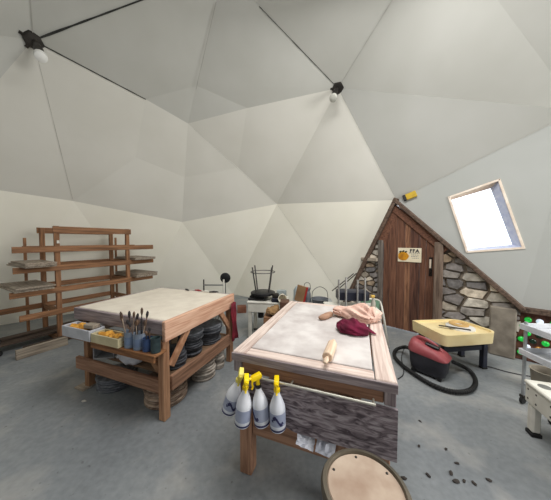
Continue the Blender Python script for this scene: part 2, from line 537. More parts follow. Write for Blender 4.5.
mm = nt.nodes.new('ShaderNodeMix'); mm.data_type = 'RGBA'; mm.blend_type = 'MULTIPLY'; mm.inputs[0].default_value = 1
rp = [n for n in nt.nodes if n.type == 'VALTORGB'][0]
rp.color_ramp.elements[0].color = (.62, .6, .58, 1); rp.color_ramp.elements[1].color = (1.25, 1.25, 1.25, 1)
nt.links.new(va.outputs[0], mm.inputs[6]); nt.links.new(rp.outputs[0], mm.inputs[7])
nt.links.new(mm.outputs[2], nt.nodes['Principled BSDF'].inputs['Base Color'])
struct('wall_entrance', mb, sm, smooth=20)
# flat lintel stone on the left side
single_l = MB().box(-.42, -.11, .0, .10, 1.17, 1.235, .012)
o = struct('trim_20', single_l, mat('ledge_stone', s8(176, 164, 148), s8(140, 128, 114), scale=(9, 9, 9), bump=.4))
o.matrix_world = Matrix(((PD.x, PN.x, 0, P0.x), (PD.y, PN.y, 0, P0.y), (0, 0, 1, 0), (0, 0, 0, 1)))

# door leaf of vertical planks
mb = MB(); u = uD0; plank_u = []; plank_pick = []
def dz(u): return min(rz_(u) - .17, lz_(u) - .22)
while u < uD1 - .01:
    w = random.uniform(.085, .135); e = min(u + w, uD1)
    if uD1 - e < .04: e = uD1
    a, b_ = u + .003, e - .003; plank_u.append(e); plank_pick.append(random.choice((0, 0, 1, 2)))
    poly = [(a, .015), (b_, .015), (b_, dz(b_)), (a, dz(a))]
    mm_ = (a + b_) / 2
    if a < uA < b_: poly.insert(3, (uA, dz(uA)))
    mb.prism(poly, .0, .035 + random.uniform(-.004, .004), WM, bev=0)
    u = e
door = struct('door_1', mb, doorwood('z'))
door.data.materials.append(wood('door_wood_dark', s8(112, 74, 58), s8(62, 38, 30), 'z'))
door.data.materials.append(wood('door_wood_tan', s8(156, 112, 84), s8(96, 62, 44), 'z'))
import bisect
for f in door.data.polygons:
    f.material_index = plank_pick[min(len(plank_pick) - 1, bisect.bisect(plank_u, uof(f.center)) )]
M_handle = mat('handle_iron', s8(60, 50, 44), s8(36, 30, 28), rough=.5, metal=.5)
h = MB(); h.tube(spline([uw(.70, 1.02, .04), uw(.70, 1.04, .075), uw(.70, 1.14, .08), uw(.70, 1.24, .075), uw(.70, 1.26, .04)]), .009, 8)
h.box(.675, .725, .99, 1.29, .036, .042, .002, WM)
h.build('handle', M_handle, door)
h = MB(); h.box(.69, .715, 1.12, 1.26, .082, .09, .002, WM); h.build('latch_plate', mat('pale_chip', s8(205, 190, 172)), door)
# door posts
mb = MB().box(uD1 + .005, uJ1, 0, rz_(uD1 + .005) - .13, -.02, .10, .012, WM)
struct('trim_21', mb, wood('post_wood', s8(132, 114, 100), s8(84, 68, 58), 'z'))
mb = MB().box(uJ0, uD0 - .005, 0, lz_(uJ0) - .1, -.02, .07, .01, WM)
struct('trim_22', mb, wood('post_grey', s8(128, 120, 112), s8(78, 70, 64), 'z'))
# rake beams
def beam(name, a, b2, w, t, m, out0=-.04):
    p, q = uw(a[0], a[1], out0 + t / 2), uw(b2[0], b2[1], out0 + t / 2)
    mb = MB(); mb.bar(p, q, w, t, up=PN, bev=.008)
    return struct(name, mb, m)
beam('trim_23', (uA - .02, zA + .0), (uG + .02, zG - .02), .055, .16, beamwood('x'))
beam('trim_24', (uA + .02, zA + .02), (uI - .02, zI - .04), .06, .16, beamwood('x'))
beam('trim_25', (uA - .04, zA - .13), (uJ1 + .03, rz_(uJ1) - .15), .12, .10, doorwood('x'))
beam('trim_26', (uA + .03, zA - .15), (uD0 - .05, lz_(uD0 - .05) - .22), .12, .085, doorwood('x'))
p, q = uw(uG - .02, zG - .02, .03), uw(uof(V['N']), V['N'].z, .03)
struct('trim_27', MB().bar(p, q, .12, .06, up=(0, 0, 1)), beamwood('x'))
# concrete pillar
mb = MB().box(uP0, uP1, 0, .665, -.05, .10, .015, WM)
struct('wall_pillar', mb, mat('pillar_concrete', s8(146, 138, 126), s8(116, 108, 98), rough=.95, scale=(7, 7, 7), bump=.3))
# earthen bottle wall
mb = MB().box(uP1 - .02, uof(V['N']), 0, zG - .03, -.10, .02, .01, WM)
bw = struct('wall_bottles', mb, mat('earth_wall', s8(112, 72, 58), s8(66, 44, 38), rough=.95, scale=(16, 16, 16), bump=.5))
gm = mat('green_glass_glow', s8(40, 190, 70), s8(20, 130, 50), rough=.15, emit=.55, scale=(30, 30, 30))  # emission on green, clear and amber ends stands in for daylight shining through
wm = mat('clear_glass_glow', s8(226, 236, 246), s8(190, 206, 224), rough=.15, emit=.5, scale=(30, 30, 30))
am = mat('amber_glass_glow', s8(180, 130, 30), s8(120, 70, 20), rough=.15, emit=.3, scale=(30, 30, 30))
km = mat('dark_glass', s8(34, 60, 44), s8(20, 34, 28), rough=.15, scale=(30, 30, 30))
r = 0; z = .10; random.seed(21)
while z < .60:
    u = uP1 + .05 + (.05 if r % 2 else 0)
    while u < uP1 + .62:
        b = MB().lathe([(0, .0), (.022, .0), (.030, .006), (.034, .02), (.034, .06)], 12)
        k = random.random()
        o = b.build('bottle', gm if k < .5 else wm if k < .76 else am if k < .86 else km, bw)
        o.matrix_world = WM @ Matrix.Translation((u, z, .045)) @ Matrix.Rotation(PI, 4, 'X')
        u += .105 + random.uniform(-.008, .008)
    z += .088; r += 1
# sign on the door
sc_ = onwall(409.3, 255, .045)
su, sz = uof(sc_), sc_.z
sign = thing('sign', 'small white sign with orange fruit emblem and dark lettering on the plank door', 'sign', (0, 0, 0))
W2, H2 = .175, .118
MB().box(su - W2, su + W2, sz - H2, sz + H2, .042, .05, .002, WM).build('board', mat('sign_white', s8(236, 226, 200), s8(226, 214, 186)), sign)
b = MB()
pts = [(su - .09 + .082 * math.cos(t) * (1 + .05 * math.cos(5 * t)), sz - .022 + .075 * math.sin(t)) for t in [2 * PI * k / 28 for k in range(28)]]
b.prism(pts, .05, .054, WM); b.build('emblem', mat('emblem_orange', s8(214, 150, 22), s8(170, 110, 18), scale=(16, 16, 16)), sign)
b = MB()
for dx, dz_, w in ((-.045, .065, .05), (.0, .075, .04), (.04, .065, .045)):
    x, y = su - .09 + dx, sz - .015 + dz_
    b.prism([(x - w / 2, y), (x, y - .018), (x + w / 2, y + .012), (x + .005, y + .022)], .054, .057, WM)
b.build('leaves', mat('emblem_leaf', s8(62, 66, 40), s8(44, 46, 30)), sign)
M_ink = mat('sign_ink', s8(54, 52, 58), s8(44, 42, 48))
def text(body, size, u, z, parent, name='lettering'):
    cu = D.curves.new('t', 'FONT'); cu.body = body; cu.size = size; cu.align_x = 'CENTER'; cu.space_character = 1.15; cu.extrude = .001; cu.offset = .003
    o = D.objects.new('t', cu); COL.objects.link(o)
    me = D.meshes.new_from_object(o); D.objects.remove(o)
    me.materials.append(M_ink)
    t = D.objects.new(name, me); COL.objects.link(t); t.parent = parent
    t.matrix_world = WM @ Matrix.Translation((u, z, .0515))
text('FFA', .078, su + .075, sz + .045, sign)
b = MB()
random.seed(3)
for zz, u0, u1, hh in ((.028, -.005, .155, .014), (-.002, .03, .14, .012), (-.03, .03, .13, .012), (-.055, .04, .14, .008)):
    u = u0
    while u < u1:
        w = random.uniform(.012, .03); b.box(su + u, su + min(u + w, u1), sz + zz, sz + zz + hh, .05, .0512, 0, WM); u += w + .008
b.build('small_print', mat('sign_ink_pale', s8(140, 136, 130), s8(120, 116, 112)), sign)

# yellow and black marker by the roof peak
pm_ = atplane(411, 196, tri[0], pn) + pn * .03
yb = thing('wall_tag', 'small yellow tag with black end on the dome beside the door peak', 'tag', pm_)
ax = (atplane(420, 193, tri[0], pn) - atplane(403, 200, tri[0], pn)).normalized()
az = pn; ay = az.cross(ax)
yb.rotation_euler = Matrix((ax, ay, az)).transposed().to_euler()
MB().box(-.075, .085, -.05, .05, -.02, .02, .006).build('body', mat('tag_yellow', s8(206, 172, 50), s8(170, 140, 40)), yb)
MB().box(-.115, -.07, -.05, .05, -.022, .025, .006).build('end_cap', M_black, yb)
# small grey box on the back wall
nb = (V['V7'] - V['V6']).cross(V['J'] - V['V6']).normalized()
if nb.y > 0: nb = -nb
pb = atplane(259.5, 248.5, V['V6'], nb)
o = single('outlet_box', MB().box(-.05, .05, -.02, .02, -.055, .055, .008), mat('outlet_grey', s8(128, 128, 124), s8(104, 104, 100)),
           'small grey outlet box fixed to the back dome panel', 'outlet box', pb + nb * .025)
o.rotation_euler = (0, 0, math.atan2(nb.y, nb.x) + PI / 2)

# ------------------------------------------------------------------ ceiling lamps at the hubs
M_bulb = mat('bulb_white', s8(240, 240, 236), s8(226, 226, 222), rough=.3)
def hub_lamp(hub, pxa, pxb, label, bulbm, R):
    root = thing('ceiling_lamp', label, 'lamp', V[hub])
    n = (Vector((0, 1.0, 1.0)) - V[hub]).normalized()
    q = n.to_track_quat('Z', 'Y').to_matrix().to_4x4()
    b = MB(); b.lathe([(0, -.01), (.10, -.01), (.11, .02), (.09, .05), (0, .06)], 6, q)
    for k in range(5):
        a = 2 * PI * k / 5 + .5
        d = q @ Vector((math.cos(a), math.sin(a), .15)); b.bar(d * .05, d * .13, .035, .02, up=n)
    b.build('hub_plate', M_dsteel, root)
    y = V[hub].y - .15
    pa, pb = aty(*pxa, V[hub].y - .06) - V[hub], aty(*pxb, y) - V[hub]
    d = (pb - pa).normalized()
    MB().tube([Vector(pa) * 0 + n * .04, pa, pa + d * .02], .022, 8).build('arm', M_dsteel, root)
    b = MB(); b.tube([pa, pa + d * .06, pa + d * .12, pb - d * .03], [.035, .04, .05, .042], 14); b.build('socket', M_dsteel, root)
    b = MB(); b.tube([pb - d * .03, pb, pb + d * .04, pb + d * .085, pb + d * .10], [.035, .05, .066, .06, .02], 14)
    b.build('bulb', bulbm, root)
hub_lamp('V1', (37, 45), (40, 54), 'dark clamp lamp with white bulb at the far left dome hub', M_bulb, 1)
hub_lamp('V2', (336, 90), (334, 96), 'dark clamp lamp with pale bulb at the dome hub above the door side', mat('bulb_glass', s8(205, 205, 196), s8(176, 176, 168), rough=.25), 1)

# ------------------------------------------------------------------ canvas table (left)
RT = -math.radians(20.5)
LT = Vector((-.92, 1.866, 0)) - Vector((math.cos(RT), math.sin(RT), 0)) * 1.25
LM = Matrix.Translation(LT) @ Matrix.Rotation(RT, 4, 'Z')
WL, DL, TL = 1.25, 1.09, .87
tl = thing('work_table', 'canvas topped wooden work table with lower shelf, on the left', 'table', LT, RT)
MB().box(.035, WL - .04, .03, DL - .03, TL - .035, TL - .004, .006).build('tabletop', M_canvas, tl)
MB().box(0, WL - .042, .0, .03, TL - .125, TL - .008, .005).build('apron', greywood('x'), tl)
MB().box(WL - .04, WL, -.01, DL + .01, TL - .175, TL + .0, .006).build('apron', pine('y'), tl)
MB().box(.0, .032, .032, DL - .03, TL - .14, TL - .006, .005).build('apron', greywood('y'), tl)
MB().box(0, WL - .042, DL - .028, DL, TL - .14, TL - .006, .005).build('apron', greywood('x'), tl)
for (x0, y0) in ((.05, .05), (WL - .092, -.012), (.05, DL - .1), (WL - .075, DL - .08)):
    MB().box(x0, x0 + .066, y0, y0 + .07, .0, TL - .126 if (x0 < .5 and y0 < .5) else TL - .176 if x0 > .5 else TL - .04, .005).build('leg', brownwood('z') if x0 < .5 else wood('pine_leg', s8(190, 146, 112), s8(150, 108, 80), 'z'), tl)
MB().box(-.02, .12, -.01, .125, 0, .018, .003).build('foot_pad', greyboard('x'), tl)
for nm, a in (('x', (-.02, WL - .095, .01, .048, .21, .335)), ('x', (.0, WL - .08, DL - .06, DL - .02, .21, .335))):
    MB().box(*a, .005).build('shelf_rail', orangewood(nm) if a[2] < .5 else brownwood(nm), tl)
MB().box(WL - .045, WL - .003, .06, DL - .085, .235, .365, .005).build('shelf_rail', orangewood('y'), tl)
MB().box(.055, WL - .05, .12, DL - .065, .313, .335, .003).build('shelf_board', wood('shelf_ply', s8(150, 122, 96), s8(112, 88, 70), 'x'), tl)
b = MB(); b.bar((WL - .03, .07, .45), (WL - .03, .30, TL - .15), .06, .032, up=(1, 0, 0)); b.build('brace', mat('brace_wood', s8(196, 150, 118), s8(160, 112, 82), scale=(14, 14, 14)), tl)
b = MB(); b.bar((WL - .03, DL - .075, .45), (WL - .03, DL - .28, TL - .15), .06, .032, up=(1, 0, 0)); b.build('brace', MATS['brace_wood'], tl)
b = MB(); b.bar((WL - .13, .045, .40), (WL - .27, .045, .56), .06, .035, up=(0, 1, 0)); b.build('brace', brownwood('x'), tl)
b = MB().box(.06, WL + .005, -.125, -.0, .617, .636, .003); b.box(.47, WL - .005, -.123, -.105, .572, .616, .003); b.box(.06, WL - .13, .0, .03, .575, .70, .003)
b.build('tool_ledge', wood('ledge_wood', s8(156, 108, 68), s8(110, 74, 48), 'x'), tl)

def onL(x, y, z): return LM @ Vector((x, y, z))

# trays and what lies in them
def tray(name, x0, x1, y0, y1, z0, h, m, label):
    b = MB(); t = .012
    b.box(x0, x1, y0, y1, z0, z0 + t, .003)
    b.box(x0, x1, y0, y0 + t, z0 + t, z0 + h, .003); b.box(x0, x1, y1 - t, y1, z0 + t, z0 + h, .003)
    b.box(x0, x0 + t, y0 + t, y1 - t, z0 + t, z0 + h, .003); b.box(x1 - t, x1, y0 + t, y1 - t, z0 + t, z0 + h, .003)
    return single(name, b, m, label, 'tray', LT, RT)
tray('tray', .085, .495, -.145, -.01, .637, .10, mat('tray_grey', s8(196, 198, 204), s8(170, 172, 178)), 'pale grey box tray of sponges on the ledge, left end')
tray('tray', .505, .86, -.14, -.01, .637, .08, mat('tray_cream', s8(206, 196, 160), s8(182, 170, 136)), 'cream trough of sponges on the ledge, next to the paint tins')
M_sponge = mat('sponge_orange', s8(222, 168, 74), s8(186, 124, 44), rough=.95, scale=(50, 50, 50), bump=.4)
M_sponge2 = mat('sponge_brown', s8(152, 120, 84), s8(110, 82, 56), rough=.95, scale=(50, 50, 50), bump=.4)
sp = [(.17, -.09, .70, .055, .8, 'bulging orange sponge at the left end of the grey tray'), (.255, -.075, .715, .055, .75, 'orange sponge on top of the heap in the grey tray'),
      (.34, -.085, .695, .045, .8, 'orange sponge at the front middle of the grey tray'), (.43, -.08, .695, .045, .8, 'brown sponge near the right end of the grey tray')]
for i, (x, y, z, r, k, lb) in enumerate(sp):
    single('sponge', MB().ball((0, 0, 0), r, 1.1, .78, k, 3, .35, i * 3.1), M_sponge if i != 3 else M_sponge2, lb, 'sponge', onL(x, y, z), RT + i, 'sponges in the grey tray')
single('wood_block', MB().box(-.06, .06, -.035, .035, -.02, .02, .006), greyboard('x'), 'small grey wood block lying across the right end of the grey tray', 'block', onL(.415, -.075, .752), RT + .1)
for i, (x, y, z) in enumerate(((.565, -.075, .685), (.635, -.075, .70), (.70, -.08, .685), (.765, -.075, .695), (.83, -.08, .685))):
    single('sponge', MB().ball((0, 0, 0), .04, 1.1, .85, .8, 3, .35, 20 + i * 2.3), M_sponge if i != 4 else M_sponge2,
           '%s sponge from the left in the cream trough' % ('first', 'second', 'third', 'fourth', 'fifth')[i], 'sponge', onL(x, y, z), i, 'sponges in the cream trough')
# tins with brushes
M_tin = mat('tin', s8(158, 170, 186), s8(110, 122, 140), rough=.4, metal=.4, scale=(3, 30, 3))
M_tinb = mat('tin_blue', s8(66, 92, 138), s8(44, 62, 98), rough=.45, metal=.2)
M_tindk = mat('jar_dark', s8(66, 84, 84), s8(40, 52, 56), rough=.3)
def tin(x, y, r, h, m, label):
    t = thing('tin_can', label, 'tin', onL(x, y, .637), 0, 'tins of tools on the ledge')
    MB().lathe([(0, .0), (r, 0), (r * 1.03, .006), (r, .012), (r, h * .5), (r * 1.015, h * .52), (r, h * .54), (r, h - .006), (r * 1.04, h), (r * .93, h), (r * .93, .01), (0, .01)], 20).build('can', m, t)
    MB().lathe([(r * 1.01, h * .2), (r * 1.012, h * .2), (r * 1.012, h * .7), (r * 1.01, h * .7)], 20).build('label_band', mat('tin_band', s8(120, 140, 168), s8(90, 104, 132), rough=.5) if m is M_tin else m, t)
tin(.915, -.065, .05, .135, M_tin, 'silver tin crowded with brushes, next to the cream trough')
tin(1.022, -.065, .05, .135, M_tin, 'silver tin of brushes, second tin from the cream trough')
tin(1.118, -.065, .042, .105, M_tinb, 'blue tin between the silver tins and the dark jar')
tin(1.203, -.065, .038, .12, M_tindk, 'dark green jar at the right end of the ledge')
M_brush = mat('brush_handle', s8(120, 96, 78), s8(70, 56, 48)); M_brushk = mat('brush_dark', s8(52, 48, 50), s8(36, 34, 36)); M_brushp = mat('brush_pale', s8(176, 158, 140), s8(140, 120, 104)); M_bri = mat('bristle', s8(110, 84, 64), s8(64, 50, 42))
names = ['tall dark brush', 'brown brush', 'leaning wooden tool', 'pale wooden brush', 'short dark brush', 'round headed brush', 'thin tool']
NTH = ['leftmost', 'second from left', 'third from left', 'fourth from left', 'fifth from left', 'sixth from left', 'rightmost']
for ti, (cx, cnt) in enumerate(((.915, 7), (1.022, 6), (1.118, 2))):
    specs = []
    for k in range(cnt):
        a = 2 * PI * k / cnt + ti; L = random.uniform(.20, .32) if ti < 2 else .16
        lean = random.uniform(.08, .34)
        base = Vector((.022 * math.cos(a), .022 * math.sin(a), .015))
        dirv = Vector((math.cos(a) * lean, math.sin(a) * lean * .6, 1)).normalized()
        specs.append((base.x + dirv.x * L, base, dirv, L, k))
    specs.sort(key=lambda q: q[0])
    for rank, (_, base, dirv, L, k) in enumerate(specs):
        where = ('in the silver tin beside the cream trough', 'in the silver tin next to the blue tin', 'in the blue tin')[ti]
        pos_ = NTH[rank] if rank < cnt - 1 else 'rightmost'
        t = thing('brush', '%s handled brush, %s %s' % (('brown', 'dark', 'pale')[k % 3], pos_, where), 'brush', onL(cx, -.065, .642), RT, 'brushes in the tins')
        MB().tube([base, base + dirv * L * .7, base + dirv * L * .82], [.0035, .005, .004], 6).build('handle', (M_brush, M_brushk, M_brushp)[k % 3], t)
        MB().tube([base + dirv * L * .8, base + dirv * L * .88, base + dirv * L * .95, base + dirv * L], [.006, .011, .010, .003], 8).build('bristles', M_bri if k % 3 else M_brushk, t)

# lower shelf things: grey box, tub, white bag
b = MB(); b.box(-.10, .10, -.09, .09, 0, .012, .003); b.box(-.10, .10, .078, .09, .012, .13, .003); b.box(-.10, -.088, -.09, .078, .012, .13, .003); b.box(.088, .10, -.09, .078, .012, .13, .003); b.box(-.10, .10, -.09, .09, .13, .142, .003)
single('box', b, mat('carton_grey', s8(170, 170, 172), s8(140, 140, 144)), 'open fronted grey box on the lower shelf of the canvas table', 'box', onL(.27, .16, .336), RT + .5)
single('tub', MB().lathe([(0, 0), (.06, 0), (.075, .11), (.082, .115), (.07, .112), (.056, .01), (0, .01)], 22), mat('tub_dark', s8(100, 104, 112), s8(72, 76, 84)), 'grey plastic tub on the lower shelf between grey box and white bag', 'tub', onL(.47, .38, .336))
single('bucket', MB().lathe([(0, 0), (.075, 0), (.095, .12), (.102, .13), (.09, .13), (.07, .01), (0, .01)], 22), mat('bucket_blue', s8(150, 158, 172), s8(116, 124, 140)), 'blue grey bucket on the lower shelf behind the white bag', 'bucket', onL(.74, .42, .336))
def lump(pts, rad, amp, seed, freq=6, n=22, flat=.7, zmin=None, fold=0):
    mb = MB(); P = spline(pts, 14); N = len(P)
    rs = []
    for i in range(N):
        t = i / (N - 1) * (len(rad) - 1); k = min(int(t), len(rad) - 2); rs.append(rad[k] + (rad[k + 1] - rad[k]) * (t - k))
    mb.tube(P, rs, n, flat=flat)
    for iv, v in enumerate(mb.bm.verts):
        a_ = 2 * PI * (iv % n) / n; t_ = (iv // n) / N
        d = noise.noise(v.co * freq * .6 + Vector((seed, 0, 0))) * amp + (abs(noise.noise(Vector((math.cos(a_ + t_ * 2.5) * 1.9, math.sin(a_ + t_ * 2.5) * 1.9, t_ * 3.0 + seed)))) - .15) * fold * 1.3
        c_ = min(P, key=lambda q: (q - v.co).length)
        v.co += (v.co - c_).normalized() * d if (v.co - c_).length > 1e-6 else Vector()
        if zmin is not None: v.co.z = max(v.co.z, zmin)
    return mb
single('plastic_bag', lump([(-.17, .02, .03), (-.06, -.0, .07), (.05, 0, .08), (.16, .05, .05)], [.03, .10, .11, .09, .02], .05, 2.2, 14, zmin=0, fold=.03),
       mat('bag_white', s8(214, 214, 218), s8(176, 178, 186), rough=.5, scale=(16, 16, 16)), 'crumpled white plastic bag on the lower shelf front', 'bag', onL(.62, .15, .336), RT, smooth=50)

# stacks of round bats
ORD = ['topmost', 'second from top', 'third from top', 'fourth from top', 'fifth from top', 'sixth from top', 'seventh from top', 'eighth from top', 'ninth from top', 'tenth from top', 'eleventh from top', 'twelfth from top']
def stack(base, n, r, th, m, what, group, taper=0, jr=.012, alt=None):
    proto = {}
    for i in range(n):
        rr = r * (1 - taper * (1 - i / max(1, n - 1)))
        key = round(rr, 3)
        mm_ = alt if (alt and i >= n - 2) else m
        if (key, mm_.name) not in proto:
            b = MB().lathe([(0, .0), (rr * .90, 0), (rr * .97, th * .12), (rr, th * .4), (rr, th * .7), (rr * .96, th * .9), (rr * .9, th * .97), (0, th * .93)], 30)
            o = b.build('bat', mm_, None); proto[(key, mm_.name)] = o
        else:
            o = proto[(key, mm_.name)].copy(); COL.objects.link(o)
        o.location = Vector(base) + Vector((random.uniform(-jr, jr), random.uniform(-jr, jr), i * th))
        o.rotation_euler = (0, 0, random.uniform(0, 6))
        tag(o, 'round bat, %s %s' % (ORD[n - 1 - i], what), 'bat', group)
S0 = .3355
stack(onL(WL - .17, .25, S0), 8, .105, .021, M_batdark, 'in the dark stack behind the near leg brace', 'bats stacked on the lower shelf')
stack(onL(WL - .19, .50, S0), 12, .130, .021, M_batdark, 'in the tall middle stack on the lower shelf', 'bats stacked on the lower shelf', .12, alt=M_batgrey)
stack(onL(WL - .20, .82, S0), 10, .165, .022, M_batdark, 'in the wide far stack on the lower shelf', 'bats stacked on the lower shelf', .16, alt=M_batgrey)
stack(onL(.975, .245, 0), 8, .195, .0255, M_batwood, 'in the wooden stack on the floor behind the near leg', 'bats stacked on the floor')
stack(onL(.30, .225, 0), 5, .185, .026, M_batgrey, 'in the low grey stack under the front rail', 'bats stacked on the floor')
stack(onL(1.09, .66, 0), 7, .135, .028, M_batpale, 'in the nearest pale stack under the right rail', 'bats stacked on the floor')
stack(onL(1.15, .875, 0), 7, .074, .03, M_batpale, 'in the middle pale stack under the right rail', 'bats stacked on the floor')
stack(onL(1.0, .97, 0), 8, .085, .03, M_batpale, 'in the farthest pale stack under the right rail', 'bats stacked on the floor')
# red cloth hanging from the far corner of the table
b = MB(); rows = []
for i in range(10):
    z = .76 - i * .052; row = []
    for k in range(9):
        t = k / 8; w = .05 + .012 * math.sin(i * .9)
        row.append(b.bm.verts.new(Vector(((t - .5) * w * 2, .012 * math.sin(t * 15 + i * .2) - .002 * i, z + .02 * math.sin(t * 3)))))
    rows.append(row)
for r0, r1 in zip(rows, rows[1:]):
    for k in range(8): b.bm.faces.new((r0[k], r0[k + 1], r1[k + 1], r1[k]))
o = single('apron_cloth', b, mat('red_cloth', s8(140, 40, 54), s8(92, 22, 36), rough=.9), 'dark red cloth hanging at the far right corner of the canvas table', 'cloth', onL(WL + .035, DL - .06, 0), RT + PI / 2, smooth=60)
m_ = o.modifiers.new('s', 'SOLIDIFY'); m_.thickness = .006

# ------------------------------------------------------------------ plaster table (centre)
CT = Vector((-.278, 1.432, 0)); WC, DCt, TC = .95, 1.30, .84
CM = Matrix.Translation(CT) @ Matrix.Rotation(RT, 4, 'Z')
def onC(x, y, z): return CM @ Vector((x, y, z))
tcx = thing('wedging_table', 'large wooden work table with plaster canvas top and weathered front panel, centre', 'table', CT, RT)
MB().box(0, .09, 0, DCt, TC - .04, TC, .005).build('top_plank', clayplank('y'), tcx)
MB().box(WC - .10, WC, -.002, DCt, TC - .04, TC, .005).build('top_plank', clayplank('y'), tcx)
MB().box(.092, WC - .106, 0, .075, TC - .04, TC, .005).build('top_plank', clayplank('x'), tcx)
MB().box(.092, WC - .106, DCt - .075, DCt, TC - .04, TC, .005).build('top_plank', clayplank('x'), tcx)
MB().box(.096, WC - .112, .079, DCt - .079, TC - .03, TC + .004, .004).build('canvas_board', M_canvas2, tcx)
MB().box(.094, WC - .107, .076, DCt - .076, TC - .04, TC - .031, 0).build('under_board', M_dsteel, tcx)
MB().box(-.002, WC + .002, -.012, -.001, TC - .055, TC - .006, .002).build('front_strip', greywood('x'), tcx)
MB().box(.06, WC - .06, .02, .05, TC - .135, TC - .056, .003).build('apron', orangewood('x'), tcx)
MB().box(.0, .058, .012, .055, TC - .14, TC - .057, .004).build('apron_block', greywood('z'), tcx)
MB().box(WC - .058, WC - .002, .012, .055, TC - .14, TC - .057, .004).build('apron_block', greywood('z'), tcx)
MB().box(.0, .04, .057, DCt, TC - .15, TC - .042, .004).build('apron', orangewood('y'), tcx)
MB().box(WC - .04, WC, .057, DCt, TC - .15, TC - .042, .004).build('apron', orangewood('y'), tcx)
MB().box(.042, WC - .042, DCt - .04, DCt, TC - .15, TC - .042, .004).build('apron', orangewood('x'), tcx)
# weathered panel with a ragged left lower edge
pm2 = mat('weathered_panel', s8(172, 162, 166), s8(82, 72, 77), rough=.85, scale=(9, 40, 34), bump=1.0, detail=9, c3=s8(132, 120, 125), distort=1.6, lo=.36, hi=.64)
b = MB()
poly = [(.10, .70), (WC + .004, .70), (WC + .004, .43), (.42, .425), (.36, .44), (.33, .47), (.27, .47), (.22, .50), (.10, .50)]
PM = Matrix(((1, 0, 0, 0), (0, 0, -1, .012), (0, 1, 0, 0), (0, 0, 0, 1)))
b.prism(poly, 0, .018, PM)
b.build('front_panel', pm2, tcx, smooth=20)
for x0, y0 in ((.03, .03), (.66, .03), (.05, DCt - .12), (WC - .14, DCt - .12)):
    MB().box(x0, x0 + .085, y0, y0 + .085, 0, TC - .14 if y0 < .1 else TC - .045, .006).build('leg', orangewood('z'), tcx)
MB().box(.117, WC - .02, .045, .085, .275, .40, .005).build('lower_rail', orangewood('x'), tcx)
MB().box(.06, .098, .117, DCt - .12, .275, .40, .005).build('lower_rail', orangewood('y'), tcx)
MB().box(.09, WC - .16, .09, DCt - .125, .385, .40, .003).build('shelf_board', wood('shelf_ply2', s8(128, 100, 80), s8(92, 70, 58), 'x'), tcx)
b = MB(); b.tube([(.06, -.022, .715), (WC - .10, -.022, .715)], .007, 8)
for x in (.07, .40, WC - .11): b.tube([(x, -.022, .715), (x, .014, .72)], .006, 6)
b.build('towel_bar', mat('bar_steel', s8(214, 212, 200), s8(186, 184, 172), rough=.4, metal=.5), tcx)
# papers tucked behind panel bottom
for i, (x, z, rr, lb) in enumerate(((.48, .39, .25, 'left crumpled white paper tucked on the lower rail of the centre table'), (.60, .385, -.1, 'right crumpled white paper on the lower rail beside the stool'))):
    b = MB(); G = 7; vs = [[b.bm.verts.new(((a / (G - 1) - .5) * .105, (c_ / (G - 1) - .5) * .075, .02 * noise.noise(Vector((a * .8, c_ * .8, i * 5))) + .012)) for c_ in range(G)] for a in range(G)]
    for a in range(G - 1):
        for c_ in range(G - 1): b.bm.faces.new((vs[a][c_], vs[a + 1][c_], vs[a + 1][c_ + 1], vs[a][c_ + 1]))
    single('paper', b, mat('paper_white', s8(222, 224, 232), s8(190, 194, 206)), lb, 'paper', onC(x, .0, z), rot=(math.radians(35), .1 + rr, RT + rr), smooth=0)

